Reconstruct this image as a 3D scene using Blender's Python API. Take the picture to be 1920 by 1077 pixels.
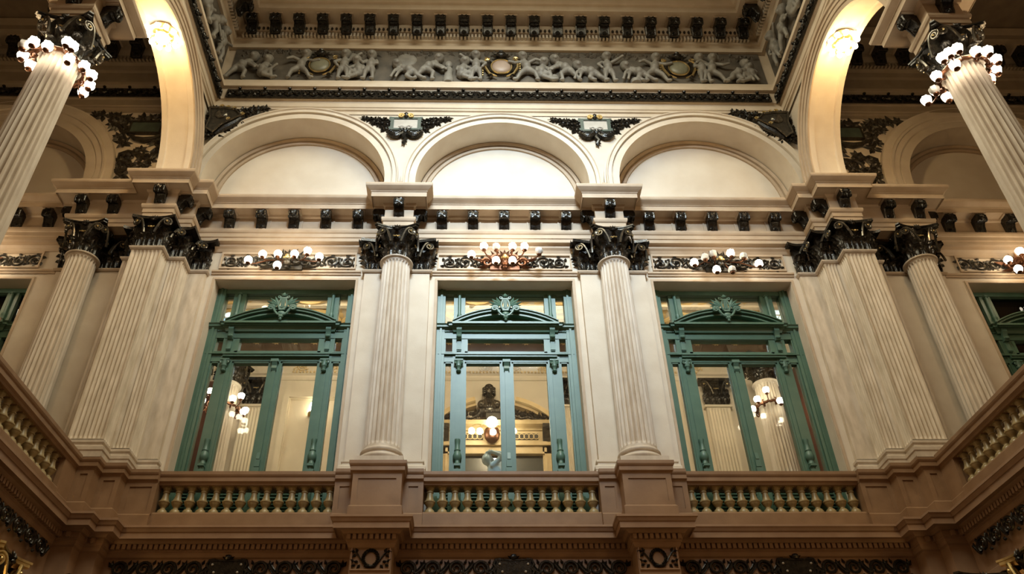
import bpy, math, random
from math import sin, cos, pi, radians, sqrt, atan2
random.seed(7)
SC = bpy.context.scene
COL = SC.collection
for _o in list(bpy.data.objects):
    bpy.data.objects.remove(_o, do_unlink=True)

# ------------------------------------------------------------------ camera
def make_camera():
    yaw, pitch, roll = 0.0248140761, 0.663304265, -0.011100803
    cy, sy, cp, sp = cos(yaw), sin(yaw), cos(pitch), sin(pitch)
    from mathutils import Vector, Matrix
    f = Vector((sy * cp, cy * cp, sp)); r = Vector((cy, -sy, 0)); u = r.cross(f)
    c, s = cos(roll), sin(roll)
    r2 = c * r + s * u; u2 = -s * r + c * u
    m = Matrix(((r2.x, u2.x, -f.x, -0.666), (r2.y, u2.y, -f.y, -13.0), (r2.z, u2.z, -f.z, 1.6), (0, 0, 0, 1)))
    cam = bpy.data.cameras.new('camera'); o = bpy.data.objects.new('camera', cam); COL.objects.link(o)
    o.matrix_world = m
    cam.sensor_fit = 'HORIZONTAL'; cam.sensor_width = 36.0; cam.lens = 1539.58 * 36.0 / 1920.0
    cam.shift_x = 44.85 / 1920.0; cam.shift_y = -0.745 / 1920.0
    cam.clip_start = 0.1; cam.clip_end = 200
    SC.camera = o
make_camera()

# ------------------------------------------------------------------ world, lights, exposure
w = bpy.data.worlds.new('world'); SC.world = w; w.use_nodes = True
w.node_tree.nodes['Background'].inputs[0].default_value = (1.0, 0.72, 0.42, 1)
w.node_tree.nodes['Background'].inputs[1].default_value = 0.095
SC.view_settings.view_transform = 'Standard'
SC.view_settings.look = 'None'
SC.view_settings.exposure = 0.0
SC.cycles.diffuse_bounces = 2
SC.view_settings.gamma = 1.0
SC.view_settings.use_curve_mapping = False

def area_light(name, loc, rot, sx, sy, energy, color, spread=180):
    l = bpy.data.lights.new(name, 'AREA'); l.shape = 'RECTANGLE'; l.size = sx; l.size_y = sy
    l.energy = energy; l.color = color; l.spread = radians(spread)
    o = bpy.data.objects.new(name, l); COL.objects.link(o); o.location = loc; o.rotation_euler = rot
    return o
def point_light(name, loc, energy, color, size=0.08):
    l = bpy.data.lights.new(name, 'POINT'); l.energy = energy; l.color = color; l.shadow_soft_size = size
    o = bpy.data.objects.new(name, l); COL.objects.link(o); o.location = loc
    return o
# unseen area light added opposite to whiten the middle bay; daylight from the glass roof light over the middle of the hall
area_light('added_front_light', (0.0, -15.15, 20.3), (radians(66), 0, 0), 4.4, 0.4, 310, (0.66, 0.84, 1.0), 44)
area_light('skylight_diffuse', (0.0, -8.4, 20.5), (0, 0, 0), 6.0, 9.0, 1650, (0.98, 0.92, 0.68))

# ------------------------------------------------------------------ materials
def mat(name, c1, c2=None, rough=0.6, metal=0.0, scale=3.0, bump=0.0, bscale=60.0, spec=0.5, stretch=(1, 1, 1), lo=0.35, hi=0.7):
    m = bpy.data.materials.new(name); m.use_nodes = True
    nt = m.node_tree; b = nt.nodes['Principled BSDF']
    b.inputs['Roughness'].default_value = rough; b.inputs['Metallic'].default_value = metal
    b.inputs['Specular IOR Level'].default_value = spec
    if c2 is None:
        b.inputs['Base Color'].default_value = (*c1, 1)
    if c2 is not None or bump:
        tc = nt.nodes.new('ShaderNodeTexCoord'); mp = nt.nodes.new('ShaderNodeMapping')
        mp.inputs['Scale'].default_value = stretch
        nt.links.new(tc.outputs['Object'], mp.inputs['Vector'])
    if c2 is not None:
        n = nt.nodes.new('ShaderNodeTexNoise'); n.inputs['Scale'].default_value = scale; n.inputs['Detail'].default_value = 6
        nt.links.new(mp.outputs[0], n.inputs['Vector'])
        r = nt.nodes.new('ShaderNodeValToRGB')
        r.color_ramp.elements[0].position = lo; r.color_ramp.elements[0].color = (*c1, 1)
        r.color_ramp.elements[1].position = hi; r.color_ramp.elements[1].color = (*c2, 1)
        nt.links.new(n.outputs['Fac'], r.inputs['Fac']); nt.links.new(r.outputs['Color'], b.inputs['Base Color'])
    if bump:
        n2 = nt.nodes.new('ShaderNodeTexNoise'); n2.inputs['Scale'].default_value = bscale; n2.inputs['Detail'].default_value = 4
        nt.links.new(mp.outputs[0], n2.inputs['Vector'])
        bp = nt.nodes.new('ShaderNodeBump'); bp.inputs['Strength'].default_value = bump; bp.inputs['Distance'].default_value = 0.02
        nt.links.new(n2.outputs['Fac'], bp.inputs['Height']); nt.links.new(bp.outputs['Normal'], b.inputs['Normal'])
    return m
def emit(name, color, strength):
    m = bpy.data.materials.new(name); m.use_nodes = True
    b = m.node_tree.nodes['Principled BSDF']
    b.inputs['Base Color'].default_value = (0.9, 0.88, 0.82, 1)
    b.inputs['Emission Color'].default_value = (*color, 1); b.inputs['Emission Strength'].default_value = strength
    return m
def glass_mat(name, tint=(0.93, 0.97, 0.95)):
    m = bpy.data.materials.new(name); m.use_nodes = True
    nt = m.node_tree; nt.nodes.clear()
    out = nt.nodes.new('ShaderNodeOutputMaterial'); t = nt.nodes.new('ShaderNodeBsdfTransparent'); g = nt.nodes.new('ShaderNodeBsdfGlossy')
    t.inputs['Color'].default_value = (*tint, 1); g.inputs['Roughness'].default_value = 0.02
    fr = nt.nodes.new('ShaderNodeFresnel'); fr.inputs['IOR'].default_value = 1.45
    mx = nt.nodes.new('ShaderNodeMixShader')
    nt.links.new(fr.outputs[0], mx.inputs['Fac']); nt.links.new(t.outputs[0], mx.inputs[1]); nt.links.new(g.outputs[0], mx.inputs[2])
    nt.links.new(mx.outputs[0], out.inputs['Surface'])
    return m
M = dict(
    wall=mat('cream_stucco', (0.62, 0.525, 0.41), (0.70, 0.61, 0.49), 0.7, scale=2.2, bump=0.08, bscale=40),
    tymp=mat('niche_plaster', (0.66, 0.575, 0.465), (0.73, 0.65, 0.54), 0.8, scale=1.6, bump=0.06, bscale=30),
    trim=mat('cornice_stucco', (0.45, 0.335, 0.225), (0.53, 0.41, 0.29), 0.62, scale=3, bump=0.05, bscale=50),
    shaft=mat('shaft_marble', (0.49, 0.40, 0.31), (0.62, 0.53, 0.43), 0.55, scale=7, bump=0.06, bscale=80, stretch=(1, 1, 0.35), lo=0.3, hi=0.65),
    pier=mat('pier_marble', (0.50, 0.41, 0.30), (0.70, 0.60, 0.48), 0.55, scale=9, bump=0.08, bscale=90, stretch=(1, 1, 0.25), lo=0.3, hi=0.65),
    brown=mat('rosy_marble', (0.235, 0.135, 0.072), (0.30, 0.18, 0.10), 0.42, scale=3.5, bump=0.04, bscale=40),
    brown2=mat('rosy_cornice_stone', (0.30, 0.18, 0.11), (0.365, 0.23, 0.145), 0.5, scale=4, bump=0.05, bscale=50),
    baluster=mat('siena_marble', (0.25, 0.18, 0.08), (0.42, 0.325, 0.17), 0.35, scale=9),
    bronze=mat('black_bronze', (0.014, 0.012, 0.010), (0.045, 0.038, 0.028), 0.26, metal=0.5, scale=14, bump=0.25, bscale=35),
    bronze_dull=mat('dull_bronze', (0.022, 0.018, 0.013), (0.060, 0.048, 0.030), 0.42, metal=0.3, scale=12, bump=0.25, bscale=35),
    bronze_edge=mat('polished_bronze_edge', (0.07, 0.06, 0.046), (0.14, 0.12, 0.09), 0.22, metal=0.7, scale=14),
    gilt=mat('gilt_metal', (0.55, 0.40, 0.17), (0.70, 0.54, 0.26), 0.32, metal=0.85, scale=10),
    copper=mat('copper_lamp_metal', (0.085, 0.032, 0.015), (0.15, 0.062, 0.028), 0.35, metal=0.75, scale=10),
    relief=mat('grey_relief_plaster', (0.19, 0.175, 0.15), (0.29, 0.27, 0.23), 0.55, scale=5, bump=0.15, bscale=30),
    relief_bg=mat('grey_relief_ground', (0.075, 0.065, 0.05), (0.15, 0.125, 0.095), 0.7, scale=2.5, bump=0.2, bscale=25),
    disc=mat('pale_cartouche_disc', (0.17, 0.165, 0.11), (0.25, 0.24, 0.165), 0.4, scale=4),
    disc2=mat('rosy_cartouche_disc', (0.36, 0.265, 0.205), (0.43, 0.33, 0.26), 0.4, scale=4),
    green=mat('green_paint', (0.064, 0.132, 0.088), (0.082, 0.158, 0.106), 0.38, scale=4, bump=0.03, bscale=60),
    green_orn=mat('green_ornament_paint', (0.078, 0.155, 0.113), None, 0.42),
    plate=mat('grey_plaque', (0.42, 0.38, 0.33), (0.52, 0.48, 0.42), 0.5, scale=5),
    greenplate=mat('verdigris_frame', (0.055, 0.075, 0.06), (0.09, 0.115, 0.092), 0.45, scale=6),
    globe=emit('lit_lamp_glass', (1.0, 0.88, 0.68), 15.0),
    globe_off=mat('unlit_lamp_glass', (0.62, 0.60, 0.56), None, 0.15),
    inner=mat('inner_room_plaster', (0.64, 0.54, 0.40), (0.71, 0.60, 0.45), 0.7, scale=2),
    inner_gold=mat('inner_gilt_moulding', (0.60, 0.42, 0.20), (0.70, 0.52, 0.28), 0.5, scale=5),
    inner_scroll=mat('ochre_ceiling_scroll', (0.66, 0.44, 0.17), (0.78, 0.56, 0.26), 0.5, scale=5),
    coffer=mat('brown_coffer', (0.10, 0.055, 0.035), (0.15, 0.085, 0.055), 0.5, scale=5),
    redwood=mat('red_brown_panelling', (0.13, 0.05, 0.03), (0.18, 0.075, 0.045), 0.45, scale=4, stretch=(1, 1, 0.2)),
    statue=mat('daylight_tinted_marble', (0.44, 0.60, 0.70), (0.55, 0.70, 0.78), 0.35, scale=4),  # pale marble with the blue of daylight put into its colour
    floor=mat('hall_floor_marble', (0.085, 0.05, 0.03), (0.12, 0.07, 0.045), 0.3, scale=2),
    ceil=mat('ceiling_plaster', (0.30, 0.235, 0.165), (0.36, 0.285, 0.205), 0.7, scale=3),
    ceil_dark=mat('shade_darkened_ceiling', (0.16, 0.115, 0.075), (0.21, 0.155, 0.10), 0.7, scale=3),  # ceiling colour darkened to carry the shade of the unlit galleries
    stain_blue=emit('stained_glass_blue', (0.25, 0.60, 1.0), 1.3),
    stain_pale=emit('stained_glass_pale', (0.80, 0.92, 0.95), 1.2),
    stain_green=emit('stained_glass_green', (0.25, 0.55, 0.30), 0.7),
    stain_gold=emit('stained_glass_gold', (1.0, 0.55, 0.15), 0.9),
    glass=glass_mat('window_glass'),
    mirror=mat('dark_mirror_glass', (0.05, 0.055, 0.05), None, 0.06, spec=0.8),
)

# ------------------------------------------------------------------ mesh builder
class MB:
    def __init__(s): s.v = []; s.f = []
    def add(s, vs, fs):
        o = len(s.v); s.v += [tuple(p) for p in vs]; s.f += [tuple(i + o for i in q) for q in fs]; return s
    def box(s, x0, x1, y0, y1, z0, z1):
        return s.add([(x0, y0, z0), (x1, y0, z0), (x1, y1, z0), (x0, y1, z0), (x0, y0, z1), (x1, y0, z1), (x1, y1, z1), (x0, y1, z1)],
                     [(0, 3, 2, 1), (4, 5, 6, 7), (0, 1, 5, 4), (1, 2, 6, 5), (2, 3, 7, 6), (3, 0, 4, 7)])
    def merge(s, o, fn=None):
        return s.add([fn(p) for p in o.v] if fn else o.v, o.f)
    def prism_y(s, poly, y0, y1):          # polygon in (x,z), extruded along y (y0 = front)
        n = len(poly)
        return s.add([(x, y0, z) for x, z in poly] + [(x, y1, z) for x, z in poly],
                     [tuple(range(n)), tuple(range(2 * n - 1, n - 1, -1))] + [(i, i + n, (i + 1) % n + n, (i + 1) % n) for i in range(n)])
    def prism_x(s, poly, x0, x1):          # polygon in (y,z)
        n = len(poly)
        return s.add([(x0, y, z) for y, z in poly] + [(x1, y, z) for y, z in poly],
                     [tuple(range(n)), tuple(range(2 * n - 1, n - 1, -1))] + [(i, i + n, (i + 1) % n + n, (i + 1) % n) for i in range(n)])
    def prism_z(s, poly, z0, z1):
        n = len(poly)
        return s.add([(x, y, z0) for x, y in poly] + [(x, y, z1) for x, y in poly],
                     [tuple(range(n - 1, -1, -1)), tuple(range(n, 2 * n))] + [(i, (i + 1) % n, (i + 1) % n + n, i + n) for i in range(n)])
    def sweep(s, prof, path, closed=False):   # prof: (offset outwards, z) bottom to top; path runs left to right, outwards is on its right hand
        n = len(path); cols = []; s.sm = 14
        for i in range(n):
            p = path[i]
            def nrm(a, b):
                dx, dy = b[0] - a[0], b[1] - a[1]; l = sqrt(dx * dx + dy * dy); return (dy / l, -dx / l)
            if closed or 0 < i < n - 1:
                a = nrm(path[i - 1], p); b = nrm(p, path[(i + 1) % n])
            elif i == 0: a = b = nrm(p, path[1])
            else: a = b = nrm(path[i - 1], p)
            k = 1 + a[0] * b[0] + a[1] * b[1]
            m = ((a[0] + b[0]) / k, (a[1] + b[1]) / k)
            cols.append([(p[0] + m[0] * o, p[1] + m[1] * o, z) for o, z in prof])
        k = len(prof); vs = [q for c in cols for q in c]; fs = []
        for i in range(n if closed else n - 1):
            j = (i + 1) % n
            for a in range(k - 1): fs.append((i * k + a, j * k + a, j * k + a + 1, i * k + a + 1))
        if not closed:
            fs.append(tuple(range(k - 1, -1, -1))); fs.append(tuple((n - 1) * k + a for a in range(k)))
        return s.add(vs, fs)
    def lathe(s, prof, n=24, c=(0, 0, 0), mod=None, caps=True):
        k = len(prof); vs = []
        for i in range(n):
            a = 2 * pi * i / n
            for r, z in prof:
                rr = r * (mod(a, z) if mod else 1)
                vs.append((c[0] + rr * cos(a), c[1] + rr * sin(a), c[2] + z))
        fs = [(i * k + a, ((i + 1) % n) * k + a, ((i + 1) % n) * k + a + 1, i * k + a + 1) for i in range(n) for a in range(k - 1)]
        if caps:
            fs.append(tuple(i * k for i in range(n - 1, -1, -1))); fs.append(tuple(i * k + k - 1 for i in range(n)))
        return s.add(vs, fs)
    def ball(s, c, r, n=8):
        rx, ry, rz = r if isinstance(r, tuple) else (r, r, r)
        m = max(4, n // 2); vs = [(c[0], c[1], c[2] - rz)]
        for j in range(1, m):
            t = pi * j / m - pi / 2
            for i in range(n):
                a = 2 * pi * i / n; vs.append((c[0] + rx * cos(t) * cos(a), c[1] + ry * cos(t) * sin(a), c[2] + rz * sin(t)))
        vs.append((c[0], c[1], c[2] + rz)); fs = []
        for i in range(n): fs.append((0, 1 + (i + 1) % n, 1 + i))
        for j in range(m - 2):
            for i in range(n): fs.append((1 + j * n + i, 1 + j * n + (i + 1) % n, 1 + (j + 1) * n + (i + 1) % n, 1 + (j + 1) * n + i))
        b = 1 + (m - 2) * n
        for i in range(n): fs.append((b + i, b + (i + 1) % n, len(vs) - 1))
        return s.add(vs, fs)
    def tube(s, pts, rad, n=6):
        k = len(pts); rad = rad if isinstance(rad, (list, tuple)) else [rad] * k
        up = (0.0, 1.0, 0.0); vs = []
        for i in range(k):
            a = pts[max(0, i - 1)]; b = pts[min(k - 1, i + 1)]
            t = [b[j] - a[j] for j in range(3)]; l = sqrt(sum(q * q for q in t)) or 1; t = [q / l for q in t]
            if abs(t[1]) > 0.95: up2 = (1.0, 0, 0)
            else: up2 = up
            u = (up2[1] * t[2] - up2[2] * t[1], up2[2] * t[0] - up2[0] * t[2], up2[0] * t[1] - up2[1] * t[0])
            l = sqrt(sum(q * q for q in u)) or 1; u = [q / l for q in u]
            w2 = (t[1] * u[2] - t[2] * u[1], t[2] * u[0] - t[0] * u[2], t[0] * u[1] - t[1] * u[0])
            for j in range(n):
                a2 = 2 * pi * j / n; r = rad[i]
                vs.append(tuple(pts[i][q] + r * (cos(a2) * u[q] + sin(a2) * w2[q]) for q in range(3)))
        fs = [(i * n + j, i * n + (j + 1) % n, (i + 1) * n + (j + 1) % n, (i + 1) * n + j) for i in range(k - 1) for j in range(n)]
        fs += [tuple(range(n - 1, -1, -1)), tuple((k - 1) * n + j for j in range(n))]
        return s.add(vs, fs)
    def grid(s, fn, nu, nv):
        vs = [fn(i / nu, j / nv) for j in range(nv + 1) for i in range(nu + 1)]
        return s.add(vs, [(j * (nu + 1) + i, j * (nu + 1) + i + 1, (j + 1) * (nu + 1) + i + 1, (j + 1) * (nu + 1) + i) for j in range(nv) for i in range(nu)])
    def shell(s, fn, bk, nu, nv):          # front surface fn and back surface bk joined round the rim
        a = [fn(i / nu, j / nv) for j in range(nv + 1) for i in range(nu + 1)]
        b = [bk(i / nu, j / nv) for j in range(nv + 1) for i in range(nu + 1)]
        N = len(a); W = nu + 1
        fs = [(j * W + i, j * W + i + 1, (j + 1) * W + i + 1, (j + 1) * W + i) for j in range(nv) for i in range(nu)]
        fs += [tuple(N + q for q in reversed(t)) for t in fs[:]]
        rim = [i for i in range(W)] + [j * W + nu for j in range(1, nv + 1)] + [nv * W + i for i in range(nu - 1, -1, -1)] + [j * W for j in range(nv - 1, 0, -1)]
        for k in range(len(rim)):
            p, q = rim[k], rim[(k + 1) % len(rim)]; fs.append((q, p, p + N, q + N))
        return s.add(a + b, fs)
    def mesh(s, name, m=None, smooth=35):
        me = bpy.data.meshes.new(name); me.from_pydata(s.v, [], s.f); me.update()
        if m is not None: me.materials.append(M[m] if isinstance(m, str) else m)
        if smooth:
            me.shade_smooth(); me.set_sharp_from_angle(angle=radians(getattr(s, 'sm', smooth)))
        return me

def obj(name, me, m=None, parent=None, loc=(0, 0, 0), rz=0.0, kind=None, rot=None, scale=None):
    if isinstance(me, MB): me = me.mesh(name, m)
    o = bpy.data.objects.new(name, me); COL.objects.link(o)
    o.location = loc; o.rotation_euler = rot if rot else (0, 0, rz)
    if scale: o.scale = scale
    if parent: o.parent = parent
    if kind: o['kind'] = kind
    return o
def tag(o, label, cat, group=None):
    o['label'] = label; o['category'] = cat
    if group: o['group'] = group
    return o
def thing(name, label, cat, loc=(0, 0, 0), group=None, rz=0.0):
    o = bpy.data.objects.new(name, None); COL.objects.link(o); o.location = loc; o.rotation_euler = (0, 0, rz); o.empty_display_size = 0.2
    return tag(o, label, cat, group)
def struct(name, mb, m, label=None, cat=None):
    o = obj(name, mb, m) if mb is not None else bpy.data.objects.new(name, None)
    if mb is None: COL.objects.link(o)
    o['kind'] = 'structure'
    if label: o['label'] = label
    if cat: o['category'] = cat
    return o
SIDE = {-1: 'left', 1: 'right'}

# ------------------------------------------------------------------ ornament shapes
def leaf_mb(h, w, curl=0.32, nu=8, nv=9, lobes=3.5, th=0.014):
    def pt(u, v, back=0.0):
        s = 2 * u - 1
        wd = w / 2 * (0.55 + 0.5 * sin(pi * min(1, v * 1.02)) ** 0.8) * (1 + 0.14 * cos(2 * pi * lobes * v))
        if v > 0.82: wd *= max(0.12, 1 - ((v - 0.82) / 0.18) ** 2 * 0.85)
        t = max(0, (v - 0.5) / 0.5)
        out = 0.05 * h + curl * h * t ** 1.7
        z = h * v - 0.22 * h * max(0, (v - 0.72) / 0.28) ** 2
        rib = 0.05 * w * cos(2.5 * pi * s) * (1 - 0.4 * v)
        return (s * wd, -out + 0.16 * w * s * s - rib + back, z)
    return MB().shell(lambda u, v: pt(u, v), lambda u, v: pt(u, v, th), nu, nv)
def spiral(cx, cz, r0, r1, a0, a1, n, y=0.0):
    return [(cx + (r0 + (r1 - r0) * i / n) * cos(a0 + (a1 - a0) * i / n), y, cz + (r0 + (r1 - r0) * i / n) * sin(a0 + (a1 - a0) * i / n)) for i in range(n + 1)]
def bez(p0, p1, p2, p3, n):
    r = []
    for i in range(n + 1):
        t = i / n; a, b, c, d = (1 - t) ** 3, 3 * t * (1 - t) ** 2, 3 * t * t * (1 - t), t ** 3
        r.append(tuple(a * p0[k] + b * p1[k] + c * p2[k] + d * p3[k] for k in range(3)))
    return r
def volute_mb(s, R=0.098, stem=True, rad=0.026):
    sp = spiral(0, 0, R, 0.02, radians(160), radians(160 - 640), 26)
    if stem:
        p = sp[0]
        sp = bez((-0.19, 0.03, -0.30), (-0.17, 0.02, -0.14), (p[0] - 0.03, 0, p[2] - 0.06), p, 7)[:-1] + sp
    n = len(sp); rr = [rad * (1.0 - 0.45 * i / n) for i in range(n)]
    return MB().tube([(s * x, y, z) for x, y, z in sp], rr, 6)
def leaf2d(mb, x, z, ang, l, w, y=0.0, th=0.02):
    # small pointed leaf lying on a wall face, ridge towards the viewer (-y)
    c, s = cos(ang), sin(ang)
    P = lambda a, b, d: (x + a * c - b * s, y - d, z + a * s + b * c)
    vs = [P(0, 0, th * .4), P(l * .3, w * .5, 0), P(l * .55, w * .38, 0), P(l, 0, 0.0), P(l * .55, -w * .38, 0), P(l * .3, -w * .5, 0), P(l * .38, 0, th), P(0, 0, -0.004), P(l * .5, w * .3, -.004), P(l * .5, -w * .3, -.004)]
    mb.add(vs, [(0, 6, 1), (1, 6, 2), (2, 6, 3), (3, 6, 4), (4, 6, 5), (5, 6, 0), (0, 1, 8, 7), (1, 2, 8), (2, 3, 8), (3, 4, 9), (4, 5, 9), (5, 0, 7, 9), (7, 8, 3, 9)])
def rosette(mb, x, z, r, y=0.0, n=6, th=0.03):
    for i in range(n): leaf2d(mb, x, z, 2 * pi * i / n + .3, r, r * .62, y, th)
    mb.ball((x, y - th, z), r * .28, 6)
def scroll_mb(R, flip, th=0.022, full=True):
    # one leafy scroll of a rinceau, centre at origin, flip = +1 / -1 mirrors it top to bottom
    mb = MB(); sp = spiral(0, 0, R, R * .22, radians(200), radians(200 - 560), 22)
    n = len(sp); mb.tube([(x, -0.02, flip * z) for x, y, z in sp], [R * .13 * (1.15 - .5 * i / n) for i in range(n)], 5)
    st = bez((-R * 1.75, -.02, R * .55), (-R * 1.3, -.02, R * .2), (-R * 1.15, -.02, R * .1), (sp[0][0], -.02, sp[0][2]), 5)
    mb.tube([(x, y, flip * z) for x, y, z in st], R * .10, 5)
    for k, (a, rr, l, d) in enumerate(((150, 1.0, .55, 60), (95, 1.0, .6, 40), (40, .95, .55, 40), (-20, .9, .5, 30), (-80, .85, .5, 30), (-140, .8, .42, 20), (60, .5, .42, -120), (-60, .55, .4, -120), (180, .45, .4, -100))):
        x, z = R * rr * cos(radians(a)), R * rr * sin(radians(a))
        leaf2d(mb, x, flip * z, flip * radians(a + d - 90 if d > 0 else a + d), R * l * 1.15, R * .44, -.015, th)
        if d > 0: leaf2d(mb, x, flip * z, flip * radians(a + d - 50), R * l * .6, R * .26, -.015, th)
    rosette(mb, 0, 0, R * .36, -.015, 6, th * 1.2)
    leaf2d(mb, -R * 1.5, flip * R * .45, flip * radians(100), R * .6, R * .34, -.012, th)
    leaf2d(mb, -R * 1.2, flip * R * .2, flip * radians(-70), R * .55, R * .32, -.012, th)
    return mb

# shared piece meshes
LEAF1 = leaf_mb(0.30, 0.20, 0.42).mesh('acanthus_leaf', 'bronze')
LEAF2 = leaf_mb(0.46, 0.19, 0.36).mesh('acanthus_leaf', 'bronze')
VOL = {s: volute_mb(s).mesh('volute', 'bronze_edge') for s in (-1, 1)}
VOLS = {s: volute_mb(s, 0.075).mesh('volute', 'bronze_edge') for s in (-1, 1)}
EYE = MB().ball((0, 0, 0), (0.022, 0.018, 0.022), 8).mesh('volute_eye', 'gilt')
def fleuron():
    mb = MB()
    for a in (-60, -25, 0, 25, 60): leaf2d(mb, 0, -0.03, radians(90 + a), 0.13, 0.055, 0, 0.035)
    mb.ball((0, -0.035, 0.0), 0.03, 8); mb.ball((0, -.03, -.05), (.05, .03, .03), 8)
    return mb.mesh('fleuron', 'bronze')
FLE = fleuron()
MASK = MB().ball((0, 0, 0), (0.035, 0.028, 0.022), 8).ball((-.05, .006, .012), (.022, .018, .014), 6).ball((.05, .006, .012), (.022, .018, .014), 6).mesh('gilt_boss', 'gilt')

def abacus_poly(hw, hd, conc=0.10, cut=0.05):
    pts = []
    cs = [(-hw, -hd), (hw, -hd), (hw, hd), (-hw, hd)]
    for i in range(4):
        a, b = cs[i], cs[(i + 1) % 4]
        dx, dy = b[0] - a[0], b[1] - a[1]; l = sqrt(dx * dx + dy * dy); ux, uy = dx / l, dy / l; nx, ny = uy, -ux
        for k in range(9):
            t = k / 8; d = cut + (l - 2 * cut) * t
            c = conc * (1 - (2 * t - 1) ** 2)
            pts.append((a[0] + ux * d - nx * c, a[1] + uy * d - ny * c))
    return pts

def round_capital(parent, z0, H=0.72, m='bronze'):
    bell = MB().lathe([(.265, 0), (.27, .06), (.255, .25), (.27, .42), (.33, .56), (.37, .65)], 28)
    cap = obj('capital', bell, m, parent, (0, 0, z0))
    for i in range(8):
        a = 2 * pi * i / 8 + pi / 8
        obj('leaf', LEAF1, None, cap, (.265 * sin(a), -.265 * cos(a), 0.0), a)
    for i in range(8):
        a = 2 * pi * i / 8
        obj('leaf', LEAF2, None, cap, (.25 * sin(a), -.25 * cos(a), 0.02), a)
    ab = MB(); ab.prism_z(abacus_poly(.43, .43, .11, .05), .645, .69); ab.prism_z(abacus_poly(.45, .45, .11, .05), .69, H)
    obj('abacus', ab, m, cap)
    for f in range(4):
        a = f * pi / 2
        R = lambda x, y: (x * cos(a) - y * sin(a), x * sin(a) + y * cos(a))
        for s in (-1, 1):
            x, y = R(s * .285, -.375)
            obj('volute', VOL[s], None, cap, (x, y, .545), a + s * 0.38)
            x, y = R(s * .285, -.40)
            obj('volute_eye', EYE, None, cap, (x, y, .545), a)
        x, y = R(0, -.37); obj('fleuron', FLE, None, cap, (x, y, .65), a)
        x, y = R(0, -.36); obj('gilt_boss', MASK, None, cap, (x, y, .44), a)
    return cap

def face_capital(cap, path, z0=0.0):
    # leaves, volutes and bosses along the faces of a stepped pilaster capital; path runs left to right in plan
    for i in range(len(path) - 1):
        (ax, ay), (bx, by) = path[i], path[i + 1]
        dx, dy = bx - ax, by - ay; l = sqrt(dx * dx + dy * dy); ux, uy = dx / l, dy / l; nx, ny = uy, -ux
        rz = atan2(uy, ux); n = max(1, round(l / .17))
        for k in range(n):
            t = (k + .5) * l / n
            obj('leaf', LEAF1, None, cap, (ax + ux * t + nx * .02, ay + uy * t + ny * .02, z0), rz)
        for k in range(n + 1):
            t = min(max(k * l / n, .05), l - .05)
            obj('leaf', LEAF2, None, cap, (ax + ux * t, ay + uy * t, z0 + .02), rz)
        if l > .5:
            for s, t in ((-1, .0), (1, l)):
                obj('volute', VOL[s], None, cap, (ax + ux * t + nx * .12, ay + uy * t + ny * .12, z0 + .545), rz + s * .3)
                obj('volute_eye', EYE, None, cap, (ax + ux * t + nx * .15, ay + uy * t + ny * .15, z0 + .545), rz)
            obj('fleuron', FLE, None, cap, (ax + ux * l / 2 + nx * .1, ay + uy * l / 2 + ny * .1, z0 + .65), rz)
            obj('gilt_boss', MASK, None, cap, (ax + ux * l / 2 + nx * .12, ay + uy * l / 2 + ny * .12, z0 + .42), rz)
        else:
            obj('volute', VOLS[1], None, cap, (ax + ux * l * .62 + nx * .12, ay + uy * l * .62 + ny * .12, z0 + .545), rz)
            obj('volute_eye', EYE, None, cap, (ax + ux * l * .62 + nx * .14, ay + uy * l * .62 + ny * .14, z0 + .545), rz)

# ------------------------------------------------------------------ columns
def shaft_mb(H, rb, rt, nf=24, per=8, depth=0.034):
    zs = [0, .02, .05, .07, .09, .11, .14] + [.14 + (H - .28) * t for t in (.15, .3, .45, .6, .75, .9)] + [H - .14, H - .11, H - .09, H - .07, H - .055, H - .04, H - .02, H]
    n = nf * per; mb = MB(); vs = []
    for z in zs:
        t = z / H; R = rb + (rt - rb) * (t * .55 + .45 * t * t)
        wf = R * 2 * pi / nf * .40
        de = min(z - .035, H - .025 - z)
        e = 1.0 if de <= 0 else (max(0, (wf - de) / wf) if de < wf else 0.0)
        for i in range(n):
            p = (i % per) / per; q = (p - .5) / .40
            d = depth * sqrt(max(0, 1 - q * q - e * e)) if abs(q) < 1 else 0
            a = 2 * pi * i / n
            vs.append(((R - d) * cos(a), (R - d) * sin(a), z))
    k = len(zs)
    fs = [(j * n + i, j * n + (i + 1) % n, (j + 1) * n + (i + 1) % n, (j + 1) * n + i) for j in range(k - 1) for i in range(n)]
    fs += [tuple(range(n - 1, -1, -1)), tuple((k - 1) * n + i for i in range(n))]
    return mb.add(vs, fs)
Z_BASE, Z_SH0, Z_SH1, Z_RING, Z_CAP = 7.60, 7.95, 12.00, 12.06, 12.78
SHAFT = shaft_mb(Z_SH1 - Z_SH0, .315, .275).mesh('fluted_shaft', 'shaft', 50)
RING = MB().lathe([(.275, 0), (.285, .01), (.285, .03), (.325, .045), (.33, .07), (.30, .085), (.28, .09)], 40).mesh('astragal_ring', 'shaft')
BASE = MB().box(-.40, .40, -.40, .40, 0, .085).lathe([(.34, .085), (.385, .09), (.405, .12), (.405, .145), (.385, .175), (.35, .18), (.335, .20), (.335, .225), (.355, .235), (.365, .255), (.365, .275), (.35, .30), (.325, .305), (.32, .35)], 48).mesh('column_base', 'shaft')
def column(label, x, y, zoff=0.0, group='fluted columns of the upper storey'):
    c = thing('column', label, 'column', (x, y, Z_BASE + zoff), group)
    obj('column_base', BASE, None, c)
    obj('shaft', SHAFT, None, c, (0, 0, Z_SH0 - Z_BASE))
    obj('astragal', RING, None, c, (0, 0, Z_SH1 - Z_BASE - .015))
    round_capital(c, Z_RING - Z_BASE)
    return c
XC, YC = 2.175, -0.33
XF, YF = 6.96, -5.11
XG, YG = 8.35, -0.42

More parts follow.
